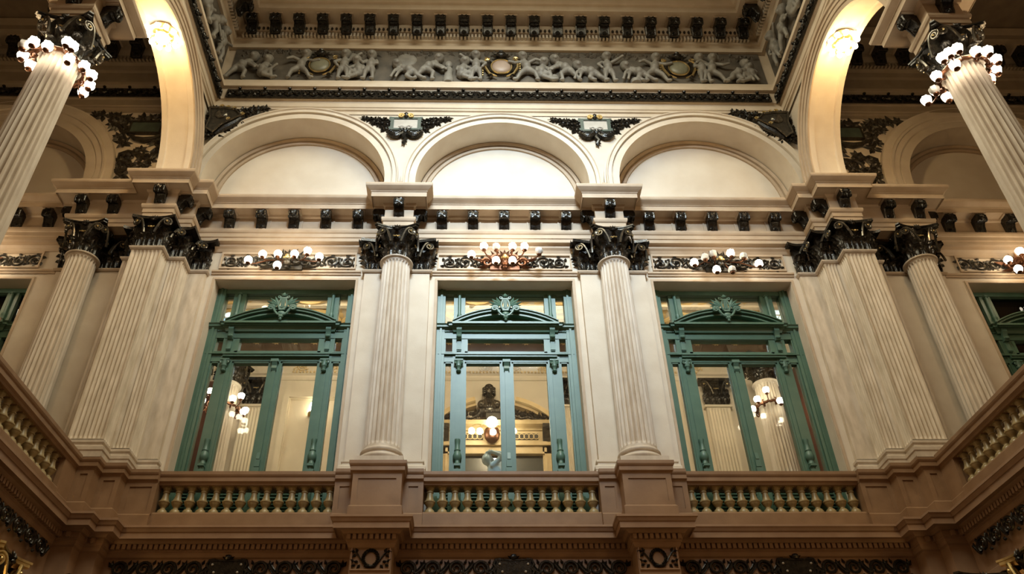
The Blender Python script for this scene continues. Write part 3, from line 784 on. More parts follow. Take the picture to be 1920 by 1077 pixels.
def panel_box(mb, x0, x1, yf, yb, z0, z1, m=.10, d=.018):
    # block with a sunk panel on its front
    mb.box(x0, x1, yf + d, yb, z0, z1)
    mb.box(x0, x0 + m, yf, yf + d + .001, z0, z1); mb.box(x1 - m, x1, yf, yf + d + .001, z0, z1)
    mb.box(x0 + m, x1 - m, yf, yf + d + .001, z1 - m * .9, z1); mb.box(x0 + m, x1 - m, yf, yf + d + .001, z0, z0 + m * .9)
for s in (-1, 1):
    t = thing('pedestal', 'panelled brown marble pedestal under the bright column on the %s of the middle window' % SIDE[s], 'pedestal', (s * XC, 0, ZF), 'column pedestals')
    pth = [(-.725, -.36), (-.395, -.36), (-.395, -.68), (.395, -.68), (.395, -.36), (.725, -.36)]
    obj('pedestal_cap', MB().sweep([(max(o, -.3), z) for o, z in z0ed(RAILP)], pth), 'brown', t)
    obj('pedestal_plinth', MB().sweep(z0ed([(-.30, 6.5), (.03, 6.5), (.03, 6.83), (.015, 6.85), (.0, 6.86), (-.30, 6.86)]), pth), 'brown', t)
    d = MB(); panel_box(d, -.395, .395, -.68, 0, .29, .835, .09)
    obj('die', d, 'brown', t)
    for q in (-1, 1):
        a, b = sorted((q * .395, q * .725)); d = MB(); panel_box(d, a, b, -.36, 0, .29, .835, .085)
        obj('side_die', d, 'brown', t)
    # stepped pedestal under the corner pier
    t = thing('pier_pedestal', 'shadowed stepped pedestal under the %s corner pier' % SIDE[s], 'pedestal', (s * 6.5, 0, ZF), 'corner pier pedestals')
    half = [(5.79, -.34), (6.31, -.34), (6.31, -.58), (6.65, -.58), (6.65, -.83), (6.93, -.83), (6.93, -1.25)]
    pth = [(x - 6.5, y) for x, y in half] if s > 0 else [(6.5 - x, y) for x, y in reversed(half)]
    obj('pedestal_cap', MB().sweep([(max(o, -.15), z) for o, z in z0ed(RAILP)], pth), 'brown', t)
    obj('pedestal_plinth', MB().sweep(z0ed([(-.15, 6.5), (.03, 6.5), (.03, 6.83), (.015, 6.85), (.0, 6.86), (-.15, 6.86)]), pth), 'brown', t)
    for x0, x1, y in ((5.79, 6.31, -.34), (6.31, 6.65, -.58), (6.65, 6.93, -.83), (6.93, 7.5, -1.25)):
        a, b = (x0 - 6.5, x1 - 6.5) if s > 0 else (6.5 - x1, 6.5 - x0)
        d = MB(); panel_box(d, a, b, y, 0, .29, .835, .08)
        obj('die', d, 'brown', t)
    # solid top of the pier pedestals so that the base mouldings stand on stone
    obj('top_slab', MB().prism_z([(x, y) for x, y in pth[:-1]] + [(pth[-2][0], 0.0), (pth[0][0], 0.0)] if s > 0 else [(x, y) for x, y in pth[1:]] + [(pth[-1][0], 0.0), (pth[1][0], 0.0)], 1.02, 1.038), 'brown', t)
    # gallery balustrade running towards the viewer
    t = thing('balustrade', 'shadowed %s gallery balustrade running towards the viewer' % SIDE[s], 'balustrade', (s * 6.93, -3.0, ZF), 'balcony balustrades')
    pth = [(0, 1.75), (0, -1.7)] if s > 0 else [(0, -1.7), (0, 1.75)]
    obj('handrail', MB().sweep(z0ed(RAILP), pth), 'brown', t); obj('plinth', MB().sweep(z0ed(PLINP), pth), 'brown', t)
    for k in range(16): obj('baluster', BAL, None, t, (s * .12, 1.62 - .205 * k, 6.915 - ZF))
    t = thing('pedestal', 'brown pedestal under the free-standing %s gallery column' % SIDE[s], 'pedestal', (s * XF, YF, ZF), 'column pedestals')
    pth = [(-.40, .40), (-.40, -.40), (.40, -.40), (.40, .40)]
    d = MB().sweep([(-.2, .0)] + z0ed([(.03, 6.56), (.03, 6.83), (0, 6.86)]) + z0ed(RAILP[1:-1]) + [(-.2, 1.04)], pth, closed=True).box(-.3, .3, -.3, .3, 0, 1.04)
    obj('die', d, 'brown', t)

# ------------------------------------------------------------------ green french windows
def turned(mb, x, y, z0, z1, r, n=10):
    mb.lathe([(r, 0), (r, z1 - z0)], n, (x, y, z0))
    for z in (z0 + .02, z1 - .05): mb.lathe([(r, 0), (r * 1.5, .01), (r * 1.5, .03), (r, .04)], n, (x, y, z))
def lyre():
    mb = MB()
    for s in (-1, 1):
        mb.tube([(s * x, -.02, z) for x, z in ((.0, -.09), (.05, -.07), (.075, 0), (.06, .08), (.045, .14), (.06, .19), (.095, .20), (.10, .165), (.075, .16))], [.022, .022, .022, .02, .018, .016, .015, .013, .012], 6)
        mb.tube([(s * x, -.03, z) for x, z in ((.02, -.22), (.07, -.2), (.12, -.13), (.15, -.05))] + spiral(s * .19, -.06, .06, .015, radians(90 + s * 90), radians(90 + s * 90 - s * 540), 16, -.03), .022, 6)
        for a, l in ((20, .22), (45, .22), (70, .2), (0, .2), (-15, .16)):
            leaf2d(mb, s * .09, .02, radians(90 - s * (90 - a)), l, .075, -.005, .03)
        leaf2d(mb, s * .16, .02, radians(90 - s * 60), .16, .06, -.02, .03)
        mb.ball((s * .19, -.04, -.06), .022, 6)
    mb.box(-.035, .035, -.035, -.01, -.06, .15); mb.box(-.085, .085, -.04, .0, .14, .165); mb.box(-.055, .055, -.04, 0, -.11, -.08)
    for x in (-.02, 0, .02): mb.tube([(x, -.04, -.06), (x, -.04, .14)], .005, 4)
    mb.ball((0, -.03, .215), .04, 8)
    for a in (-50, 0, 50): leaf2d(mb, 0, .2, radians(90 + a), .09, .04, -.02, .03)
    mb.ball((0, -.02, -.18), (.075, .04, .05), 10); mb.ball((0, -.03, -.25), (.05, .035, .035), 8); mb.ball((0, -.03, -.30), (.028, .025, .03), 8)
    return mb.mesh('lyre_crest', 'green_orn')
LYRE = lyre()
def sprig():
    mb = MB()
    for s in (-1, 1):
        for k, (x, l, a) in enumerate(((.13, .1, 75), (.19, .1, 55), (.26, .1, 35), (.33, .09, 20))):
            leaf2d(mb, s * x, .0, radians(90 - s * (90 - a)), l, .05, 0, .03)
        mb.tube([(s * .1, -.01, .0), (s * .2, -.012, .03), (s * .3, -.012, .03), (s * .42, -.01, .0)], .015, 5)
    return mb.mesh('tympanum_sprig', 'green_orn')
SPRIG = sprig()
def pane(w_, x0, x1, z0, z1, y=.40):
    obj('pane', MB().box(x0, x1, y, y + .012, z0, z1).mesh('pane', 'glass', 0), None, w_)
def green_window(idx, xc, h, label, dark=False):
    Wn = struct('window_%d' % idx, None, None, label)
    Wn.location = (xc, 0, ZF)
    k = h / 1.36; Zr = lambda z: z - ZF
    y0 = .33
    def bar(name, x0, x1, z0, z1, yf=y0, yb=.47, mould=True):
        mb = MB().box(x0, x1, yf, yb, Zr(z0), Zr(z1))
        return mb
    # jambs and head
    for s in (-1, 1):
        a, b = sorted((s * 1.20 * k, s * h)); mb = MB().box(a, b, y0 - .04, .52, 0, Zr(Z_OPEN))
        a, b = sorted((s * 1.255 * k, s * 1.295 * k)); mb.box(a, b, y0 - .07, y0, 0, Zr(Z_OPEN))
        obj('jamb', mb, 'green', Wn)
    mb = MB().box(-h, h, y0 - .02, .52, Zr(11.80), Zr(Z_OPEN)); obj('head_rail', mb, 'green', Wn)
    # posts
    for s in (-1, 1):
        a, b = sorted((s * .80 * k, s * 1.03 * k)); xm = s * .915 * k
        mb = MB().box(a, b, y0 - .006, .468, 0, Zr(11.80))
        mb.box(xm - .045, xm + .045, y0 - .025, y0, Zr(7.3), Zr(10.05))
        post = obj('post', mb, 'green', Wn)
        c = MB(); turned(c, xm, y0 - .03, Zr(11.02), Zr(11.80), .032)
        c.lathe([(.03, 0), (.05, .03), (.05, .06), (.035, .09), (.035, .16), (.05, .2), (.04, .24)], 10, (xm, y0 - .03, Zr(11.05)))
        obj('colonette', c, 'green_orn', post)
        c = MB().lathe([(.035, 0), (.05, .02), (.035, .04), (.04, .1), (.055, .12), (.055, .22), (.06, .24)], 10, (xm, y0 - .05, Zr(9.92)))
        for q in (-1, 1):
            c.tube(spiral(xm + q * .055, Zr(10.12), .032, .008, radians(90), radians(90 - q * 500), 10, y0 - .08), .012, 5)
        c.box(xm - .085, xm + .085, y0 - .10, y0, Zr(10.16), Zr(10.19))
        obj('post_capital', c, 'green_orn', post)
        c = MB().lathe([(.05, 0), (.05, .12), (.06, .14), (.045, .17), (.045, .2), (.075, .24), (.08, .30), (.06, .36), (.05, .38), (.06, .40), (.045, .44), (.04, .55), (.05, .58), (.05, .62)], 12, (xm, y0 - .045, Zr(7.88)))
        c.box(xm - .07, xm + .07, y0 - .12, y0, Zr(7.30), Zr(7.90)); c.box(xm - .055, xm + .055, y0 - .13, y0, Zr(7.96), Zr(8.0))
        obj('turned_foot', c, 'green_orn', post)
    # transom rails
    rails = MB()
    rails.box(-h, h, y0 - .02, .47, Zr(10.71), Zr(10.84)); rails.box(-1.22 * k, 1.22 * k, y0, .47, Zr(10.28), Zr(10.40)); rails.box(-1.22 * k, 1.22 * k, y0, .47, Zr(10.18), Zr(10.29))
    for s in (-1, 1):
        a, b = sorted((s * .74 * k, s * 1.22 * k)); rails.box(a, b, y0 - .005, .47, Zr(10.39), Zr(10.41))
        # casing of the small side panes
        for q in (1.03, 1.19):
            rails.box(s * q * k - .015, s * q * k + .015, y0 - .01, .47, Zr(10.38), Zr(10.73))
    rails.box(-h + .04, h - .04, y0 - .05, y0, Zr(10.33), Zr(10.35))
    rails.box(-.98 * k, .98 * k, y0 - .09, y0, Zr(10.30), Zr(10.33)); rails.box(-.98 * k, .98 * k, y0 - .07, y0, Zr(10.26), Zr(10.30))
    for sx in (-1, 1):
        rails.box(*sorted((sx * .745 * k, sx * .80 * k)), y0 - .01, .47, Zr(10.38), Zr(10.73))
    rails.box(-.80 * k, .80 * k, y0 - .01, .47, Zr(10.70), Zr(10.73)); rails.box(-.80 * k, .80 * k, y0 - .01, .47, Zr(10.38), Zr(10.415))
    obj('transom_rail', rails, 'green', Wn)
    # cornice over the door with small dentils
    cn = MB().sweep([(-.1, Zr(10.84)), (.01, Zr(10.84)), (.03, Zr(10.90)), (.07, Zr(10.93)), (.10, Zr(10.94)), (.10, Zr(10.975)), (.13, Zr(11.00)), (-.1, Zr(11.02))], [(-h + .005, y0), (-1.02 * k, y0), (-1.02 * k, y0 - .05), (1.02 * k, y0 - .05), (1.02 * k, y0), (h - .005, y0)])
    obj('door_cornice', cn, 'green', Wn)
    dn = MB()
    for s in (-1, 1):
        for q in range(9): dn.box(s * (1.06 + .03 * q) * k - .008, s * (1.06 + .03 * q) * k + .008, y0 - .045, y0, Zr(10.86), Zr(10.885))
    obj('tiny_dentil_row', dn, 'green_orn', Wn, kind='stuff')
    # segmental pediment
    hw, rise = 1.02 * k, .30; R = (hw * hw + rise * rise) / (2 * rise); a0 = math.asin(hw / R)
    def arc(off, n=24): return [((R + off) * sin(-a0 + 2 * a0 * i / n), Zr(11.0) + rise - R + (R + off) * cos(-a0 + 2 * a0 * i / n)) for i in range(n + 1)]
    pd = MB()
    for o0, o1, yf in ((-.085, -.05, y0 - .13), (-.05, -.015, y0 - .10), (-.015, .03, y0 - .17), (.03, .05, y0 - .20)):
        pd.prism_y(arc(o1) + list(reversed(arc(o0))), yf, y0 + .02)
    pd.box(-hw - .03, hw + .03, y0 - .20, y0 + .02, Zr(10.955), Zr(11.0)); pd.box(-hw, hw, y0 - .16, y0, Zr(10.93), Zr(10.957))
    P = obj('pediment', pd, 'green', Wn)
    obj('pediment_field', MB().prism_y(arc(-.05), y0 - .02, y0 + .1), 'green', P)
    obj('tympanum_sprig', SPRIG, None, P, (0, y0 - .03, Zr(11.03)))
    obj('lyre_crest', LYRE, None, Wn, (0, y0 - .20, Zr(11.36)), scale=(1.12, 1, 1.12))
    for s in (-1, 1):
        x = s * .915 * k
        c = MB().prism_x([(y0, Zr(10.93)), (y0 - .12, Zr(10.93)), (y0 - .13, Zr(10.86)), (y0 - .09, Zr(10.80)), (y0 - .08, Zr(10.74)), (y0 - .10, Zr(10.70)), (y0 - .07, Zr(10.66)), (y0, Zr(10.66))], x - .05, x + .05)
        c.ball((x, y0 - .10, Zr(10.71)), (.05, .03, .03), 8); c.box(x - .04, x + .04, y0 - .03, y0, Zr(10.42), Zr(10.66)); c.box(x - .045, x + .045, y0 - .045, y0, Zr(10.44), Zr(10.47))
        obj('console', c, 'green_orn', Wn)
    # leaves of the door: stiles, bottom panels, centre post
    cp = MB().box(-.10, .10, y0 - .004, .466, 0, Zr(10.185)); cp.box(-.035, .035, y0 - .03, y0, Zr(7.3), Zr(10.05))
    ctr = obj('meeting_stile', cp, 'green', Wn)
    c = MB().box(-.075, .075, y0 - .09, y0, Zr(10.13), Zr(10.19)); c.prism_x([(y0, Zr(10.13)), (y0 - .085, Zr(10.13)), (y0 - .05, Zr(10.06)), (y0 - .06, Zr(10.0)), (y0 - .035, Zr(9.96)), (y0, Zr(9.96))], -.05, .05)
    obj('stile_console', c, 'green_orn', ctr)
    c = MB().box(-.055, .055, y0 - .06, y0, Zr(7.88), Zr(7.96)); c.box(-.045, .045, y0 - .05, y0, Zr(7.98), Zr(8.12)); c.prism_x([(y0, Zr(8.12)), (y0 - .06, Zr(8.12)), (y0 - .04, Zr(8.25)), (y0, Zr(8.25))], -.03, .03)
    obj('stile_foot', c, 'green_orn', ctr)
    for s in (-1, 1):
        for (xa, xb) in ((.10, .80 * k), (1.03 * k, 1.20 * k)):
            a, b = sorted((s * xa, s * xb))
            mb = MB().box(a, b, y0 + .02, .45, 0, Zr(7.70)); mb.box(a, b, y0 + .01, .45, Zr(7.66), Zr(7.80))
            mb.box(a, a + .03, y0 + .01, .45, Zr(7.3), Zr(10.19)); mb.box(b - .03, b, y0 + .01, .45, Zr(7.3), Zr(10.19)); mb.box(a, b, y0 + .01, .45, Zr(10.15), Zr(10.19))
            leafo = obj('door_leaf', mb, 'green', Wn)
            for q in range(8):
                z = Zr(7.16) + .06 * q
                obj('louvre', MB().prism_x([(y0 + .02, z), (y0 - .03, z + .005), (y0 - .03, z + .018), (y0 + .02, z + .045)], a + .04, b - .04).mesh('louvre', 'green', 0), None, leafo)
            obj('kick_panel', MB().box(a + .06, b - .06, y0 - .005, y0 + .02, .06, Zr(7.08)).mesh('kick_panel', 'green', 0), None, leafo)
            pane(Wn, a + .03, b - .03, Zr(7.80), Zr(10.15))
    for xa, xb in ((-1.20, -1.03), (-.80, .80), (1.03, 1.20)):
        pane(Wn, xa * k, xb * k, Zr(11.0), Zr(11.80)); pane(Wn, xa * k, xb * k, Zr(10.41), Zr(10.71))
    return Wn
green_window(1, OPEN[0][0], OPEN[0][1], 'dark green gallery window cut by the left edge')
green_window(2, OPEN[1][0], OPEN[1][1], 'green pedimented window left of the two bright columns')
green_window(3, OPEN[2][0], OPEN[2][1], 'pale green pedimented window in the middle between the bright columns')
green_window(4, OPEN[3][0], OPEN[3][1], 'green pedimented window right of the two bright columns')
green_window(5, OPEN[4][0], OPEN[4][1], 'dark green gallery window cut by the right edge')

# ------------------------------------------------------------------ room behind the windows
RX0, RX1, RY = -7.6, 7.6, 5.4
rm = MB().box(RX0, RX1, RY, RY + .2, 6.3, 14.2).box(RX0, RX1, .7, RY, 6.3, ZF)
rm.box(RX0 - .2, RX0, .7, RY, 6.3, 14.2).box(RX1, RX1 + .2, .7, RY, 6.3, 14.2)
RM = struct('wall_inner', rm, 'inner', 'warm lit plaster wall of the room behind the windows')
obj('inner_ceiling', MB().box(RX0, RX1, .7, RY, 13.62, 13.8), 'coffer', RM)
cp_ = [(.0, 12.86), (.02, 12.86), (.05, 12.92), (.05, 12.98), (.10, 13.02), (.10, 13.08), (.02, 13.10), (.02, 13.42), (.06, 13.45), (.12, 13.52), (.12, 13.62)]
obj('inner_cornice', MB().sweep(cp_, [(RX0, .75), (RX0, RY), (RX1, RY), (RX1, .75)][::1]), 'inner', RM)
eg = MB()
for k in range(118): eg.ball((-5.3 + .09 * k, RY - .12, 13.05), (.03, .03, .035), 6)
obj('egg_course', eg, 'inner_gold', RM, kind='stuff')
SCF = {f: scroll_mb(.13, f).mesh('inner_scroll', 'inner_gold') for f in (-1, 1)}
for k in range(14):
    x = -5.1 + .8 * k
    if abs(x + .35) < .35: continue
    obj('frieze_scroll', SCF[1 if k % 2 else -1], None, RM, (x, RY - .02, 13.26))
rs = MB().lathe([(.20, 0), (.20, .03), (.17, .035), (.165, .02), (.14, .02)], 28); rosette(rs, 0, 0, .01)
rb = MB(); rosette(rb, 0, 0, .11, -.03, 8, .04)
for a in range(28):
    t0 = 2 * pi * a / 28
rb.tube([(.17 * cos(2 * pi * a / 24), -.02, .17 * sin(2 * pi * a / 24)) for a in range(25)], .022, 6); rb.tube([(.125 * cos(2 * pi * a / 24), -.02, .125 * sin(2 * pi * a / 24)) for a in range(25)], .012, 6)
obj('frieze_rosette', rb, 'inner', RM, (-.30, RY - .02, 13.27))
# ochre scroll relief and rosettes on the inner ceiling
cs = scroll_mb(.55, 1, .06); cs.v = [(x, y, z) for x, y, z in cs.v]
CSM = cs.mesh('ceiling_scroll', 'inner_scroll')
obj('ceiling_field', MB().box(-7.5, 7.5, .9, 4.35, 13.57, 13.62).box(-7.5, 7.5, 4.25, 4.4, 13.48, 13.6).box(-7.5, 7.5, 3.0, 3.12, 13.5, 13.6).box(-3.3, -3.1, .9, 4.35, 13.5, 13.6).box(3.1, 3.3, .9, 4.35, 13.5, 13.6), 'inner', RM)
for k in range(14):
    for q, y in enumerate((3.2, 2.0)):
        obj('ceiling_scroll', CSM, None, RM, (-6.5 + 1.0 * k, y + .5, 13.55), rot=(-pi / 2, 0, 0 if (k + q) % 2 else pi))
rs2 = MB(); rosette(rs2, 0, 0, .12, 0, 8, .04); RS2 = rs2.mesh('coffer_rosette', 'inner_gold')
for k in range(26): obj('coffer_rosette', RS2, None, RM, (-6.25 + .5 * k, 4.75, 13.615), rot=(-pi / 2, 0, 0))
# panels and pilasters on the back wall
for x0, x1 in ((-5.45, -2.75), (3.0, 4.7)):
    mb = MB()
    for q in ((x0, x0 + .14, 7.24, 12.30), (x1 - .14, x1, 7.24, 12.30), (x0, x1, 12.30, 12.44), (x0, x1, 7.1, 7.24)): mb.box(q[0], q[1], RY - .13, RY, q[2], q[3])
    for q in ((x0 + .14, x0 + .17, 7.24, 12.27), (x1 - .17, x1 - .14, 7.24, 12.27), (x0 + .14, x1 - .14, 12.27, 12.30)): mb.box(q[0], q[1], RY - .07, RY, q[2], q[3])
    obj('wall_panel', mb, 'inner', RM)
def inner_pilaster(x, hw=.30):
    mb = MB(); fluted_face(mb, (x - hw, RY - .14), (x + hw, RY - .14), 7.0, 12.0, 7, .02)
    mb.box(x - hw - .06, x + hw + .06, RY - .2, RY, 6.6, 7.0); mb.box(x - hw, x + hw, RY - .11, RY, 7.0, 12.0); mb.box(x - hw - .05, x + hw + .05, RY - .18, RY, 12.0, 12.06)
    obj('inner_pilaster', mb, 'inner', RM)
    cap = obj('inner_capital', MB().box(x - hw + .02, x + hw - .02, RY - .14, RY, 12.06, 12.74).box(x - hw - .14, x + hw + .14, RY - .3, RY, 12.70, 12.78), 'bronze', RM)
    face_capital(cap, [(x - hw, RY - .14), (x + hw, RY - .14)], 12.06)
for x in (-6.15, 1.85, -2.35, 5.62, 2.5): inner_pilaster(x, .30 if x != 1.85 else .19)
# red-brown panelled side bays
obj('side_panelling', MB().box(RX1 - .06, RX1, .9, RY - .2, 6.6, 12.8).box(RX0, RX0 + .06, .9, RY - .2, 6.6, 12.8).box(6.9, 7.55, RY - .05, RY, 6.6, 12.8).box(-7.55, -6.9, RY - .05, RY, 6.6, 12.8), 'redwood', RM)
IC = [column('fluted column with small lamps seen through the left window', -6.60, 4.35, 0, 'columns of the room behind'),
      column('fluted column with small lamps seen through the right window', 6.55, 4.25, 0, 'columns of the room behind')]

# doorway with arched pediment and a bust, seen through the middle window
D = thing('doorway', 'gilt doorway with broken arched pediment seen through the middle window', 'doorway', (-.06, RY, ZF))
def dz(z): return z - ZF
mb = MB()
for s in (-1, 1): mb.box(*sorted((s * 1.14, s * 1.40)), -.12, 0, 0, dz(10.92)); mb.box(*sorted((s * 1.18, s * 1.24)), -.16, 0, 0, dz(10.86))
mb.box(-1.40, 1.40, -.12, 0, dz(10.72), dz(10.92)); mb.box(-1.44, 1.44, -.18, 0, dz(10.92), dz(11.02)); mb.box(-1.24, 1.24, -.16, 0, dz(10.70), dz(10.75))
for s in (-1, 1): mb.box(*sorted((s * 1.40, s * 1.5)), -.10, 0, 0, dz(10.75))
obj('door_surround', mb, 'inner_gold', D)
obj('door_glass', MB().box(-1.14, 1.14, -.03, 0, 0, dz(10.72)), 'mirror', D)
mb = MB().box(-1.42, 1.42, -.09, 0, dz(11.02), dz(11.34)); obj('door_frieze', mb, 'inner_gold', D)
mb = MB()
for s in (-1, 1):
    mb.box(*sorted((s * .32, s * 1.05)), -.11, -.085, dz(11.10), dz(11.27))
fz = obj('frieze_panel', mb, 'bronze_dull', D)
ch = MB()
for s in (-1, 1):
    for k in range(6):
        c = s * (.40 + .12 * k); ch.tube([(c + .07 * cos(2 * pi * a / 12), -.115, dz(11.185) + .07 * sin(2 * pi * a / 12)) for a in range(13)], .012, 5)
obj('ring_chain', ch, 'inner_gold', fz)
for s in (-1, 1):
    c = MB().prism_x([(0, dz(11.46)), (-.3, dz(11.46)), (-.32, dz(11.35)), (-.22, dz(11.25)), (-.15, dz(11.1)), (-.18, dz(11.0)), (0, dz(10.98))], s * 1.3 - .14, s * 1.3 + .14)
    c.ball((s * 1.3, -.26, dz(11.36)), (.12, .08, .07), 8); c.ball((s * 1.3, -.16, dz(11.06)), (.11, .06, .06), 8)
    obj('console', c, 'bronze_dull', D)
obj('door_cornice', MB().sweep([(-.05, dz(11.36)), (.1, dz(11.36)), (.14, dz(11.42)), (.28, dz(11.45)), (.32, dz(11.54)), (-.05, dz(11.56))], [(-1.5, 0), (1.5, 0)]), 'inner_gold', D)
hw, rise = 1.55, .72; R = (hw * hw + rise * rise) / (2 * rise); a0 = math.asin(hw / R)
for s in (-1, 1):
    pd = MB()
    for o0, o1, yf in ((-.16, -.08, -.2), (-.08, .03, -.32)):
        A = [((R + o1) * sin(t), dz(11.52) + rise - R + (R + o1) * cos(t)) for t in [s * (a0 * .30 + a0 * .70 * i / 14) for i in range(15)]]
        B = [((R + o0) * sin(t), dz(11.52) + rise - R + (R + o0) * cos(t)) for t in [s * (a0 * .30 + a0 * .70 * i / 14) for i in range(15)]]
        pd.prism_y(A + B[::-1], yf, 0)
    obj('arched_pediment', pd, 'inner_gold', D)
gl = MB()
for s in (-1, 1):
    for k in range(9):
        x = s * (.38 + .12 * k); z = dz(11.66) + .13 * max(0, 1 - k / 6); random.seed(k)
        for q in range(4): leaf2d(gl, x, z, random.uniform(0, 2 * pi), .16, .09, -.22, .07)
        gl.ball((x, -.24, z), (.06, .05, .05), 8)
    gl.tube([(s * x, -.26, dz(11.58) + z) for x, z in ((.3, .30), (.45, .12), (.62, .02), (.8, .06), (1.0, .0), (1.2, -.02))], .035, 6)
obj('garland', gl, 'bronze', D)
obj('plaque', MB().box(-.24, .24, -.26, -.1, dz(11.60), dz(11.80)), 'bronze_dull', D)
obj('bust_shelf', MB().box(-.40, .40, -.3, 0, dz(11.78), dz(11.86)), 'bronze', D)

# ------------------------------------------------------------------ figures: capsules fused into one skin
def fused(name, parts, m, voxel=.02, smooth=4):
    """parts: list of ('b', centre, (rx,ry,rz)) or ('c', p0, p1, r0, r1); fused into one continuous mesh"""
    mb = MB()
    for p in parts:
        if p[0] == 'b': mb.ball(p[1], p[2], 14)
        else:
            _, a, b, r0, r1 = p
            n = 6; pts = [tuple(a[q] + (b[q] - a[q]) * i / n for q in range(3)) for i in range(n + 1)]
            mb.tube(pts, [r0 + (r1 - r0) * i / n for i in range(n + 1)], 10); mb.ball(a, r0, 10); mb.ball(b, r1, 10)
    me = mb.mesh(name); o = bpy.data.objects.new(name, me); COL.objects.link(o)
    r = o.modifiers.new('r', 'REMESH'); r.mode = 'VOXEL'; r.voxel_size = voxel
    sm = o.modifiers.new('s', 'SMOOTH'); sm.factor = .5; sm.iterations = smooth
    dg = bpy.context.evaluated_depsgraph_get(); dg.update()
    out = bpy.data.meshes.new_from_object(o.evaluated_get(dg)); out.name = name
    bpy.data.objects.remove(o, do_unlink=True); bpy.data.meshes.remove(me)
    out.materials.clear(); out.materials.append(M[m]); out.shade_smooth()
    return out

# bust of a man with rolled hair and a ruffled neckcloth
bp = [('b', (0, -.01, .52), (.115, .13, .15)), ('b', (0, -.06, .46), (.085, .09, .10)), ('c', (0, 0, .22), (0, -.01, .42), .085, .075),
      ('b', (0, -.145, .50), (.018, .03, .035)), ('b', (0, -.13, .425), (.035, .02, .012)), ('b', (0, -.12, .385), (.035, .03, .025)),
      ('b', (-.04, -.12, .55), (.035, .02, .012)), ('b', (.04, -.12, .55), (.035, .02, .012)), ('b', (0, .0, .60), (.125, .14, .085)),
      ('b', (0, .02, .12), (.27, .15, .16)), ('b', (-.20, .02, .12), (.10, .12, .11)), ('b', (.20, .02, .12), (.10, .12, .11)), ('b', (0, -.06, .02), (.17, .10, .12))]
for s in (-1, 1):
    for z in (.56, .48, .40): bp.append(('b', (s * .135, .02, z), (.045, .10, .042)))
    bp.append(('c', (s * .10, -.12, .26), (s * .05, -.17, -.02), .035, .03))
BUSTM = fused('bust_body', bp, 'bronze_edge', .014, 3)
B = thing('bust', 'black bust of a man above the doorway behind the middle window', 'bust', (-.22, RY - .22, 11.86))
obj('figure', BUSTM, None, B, (0, 0, .06))
rf = MB()
for k in range(7):
    for q in (-1, 1): rf.ball((q * .03 + .012 * (k % 2), -.17 - .004 * k, .30 - .035 * k), (.038, .025, .02), 8)
obj('neckcloth', rf, 'bronze_edge', B, (0, 0, .06))
obj('socle', MB().lathe([(.16, 0), (.16, .03), (.10, .06), (.09, .09)], 16), 'bronze', B)

# pale marble figure bending with its arms crossed before the head
sp_ = [('b', (-.30, 0, 1.22), (.10, .11, .125)), ('b', (-.33, -.07, 1.20), (.05, .06, .07)), ('c', (-.24, .02, 1.12), (-.14, .03, 1.02), .065, .075),
       ('c', (-.12, .04, 1.0), (.14, .05, .62), .17, .16), ('b', (-.08, .04, 1.05), (.19, .13, .13)), ('b', (.14, .04, .55), (.19, .16, .18)),
       ('c', (-.18, -.12, 1.04), (.04, -.20, 1.20), .062, .05), ('c', (.04, -.20, 1.20), (-.17, -.18, 1.30), .048, .038), ('b', (-.20, -.17, 1.31), (.05, .03, .04)),
       ('c', (.06, .10, 1.08), (-.02, .0, 1.36), .062, .05), ('c', (-.02, .0, 1.36), (-.20, -.06, 1.36), .048, .038), ('b', (-.24, -.07, 1.35), (.05, .03, .04)),
       ('c', (.10, -.06, .5), (-.14, -.14, .30), .13, .085), ('c', (-.14, -.14, .30), (-.02, -.10, .05), .08, .05), ('b', (-.07, -.14, .03), (.05, .11, .035)),
       ('c', (.22, .08, .5), (.20, .02, .25), .13, .085), ('c', (.20, .02, .25), (.30, .10, .04), .08, .05), ('b', (.27, .05, .03), (.05, .11, .035)),
       ('b', (-.28, .05, 1.29), (.10, .10, .07)), ('b', (-.19, .09, 1.24), (.06, .06, .06))]
for k in range(4):
    sp_.append(('c', (-.22, -.185 + .014 * k, 1.33 - .018 * k), (-.27 - .005 * k, -.175, 1.325 - .02 * k), .011, .008))
    sp_.append(('c', (-.27, -.085 + .014 * k, 1.37 - .018 * k), (-.32 - .004 * k, -.08, 1.35 - .02 * k), .011, .008))
sp_.append(('c', (-.20, -.19, 1.33), (-.18, -.21, 1.38), .012, .009)); sp_.append(('c', (-.25, -.09, 1.38), (-.23, -.11, 1.42), .012, .009))
STM = fused('statue_figure', sp_, 'statue', .02, 3)
S = thing('statue', 'pale marble figure, tinted blue as daylight, bending with crossed arms behind the middle window', 'statue', (.03, 2.3, ZF))
obj('figure', STM, None, S, (-.09, 0, 1.32))
obj('base', MB().box(-.4, .4, -.3, .3, 0, .12).box(-.32, .32, -.24, .24, .12, 1.25).box(-.38, .38, -.3, .3, 1.25, 1.33), 'inner', S)

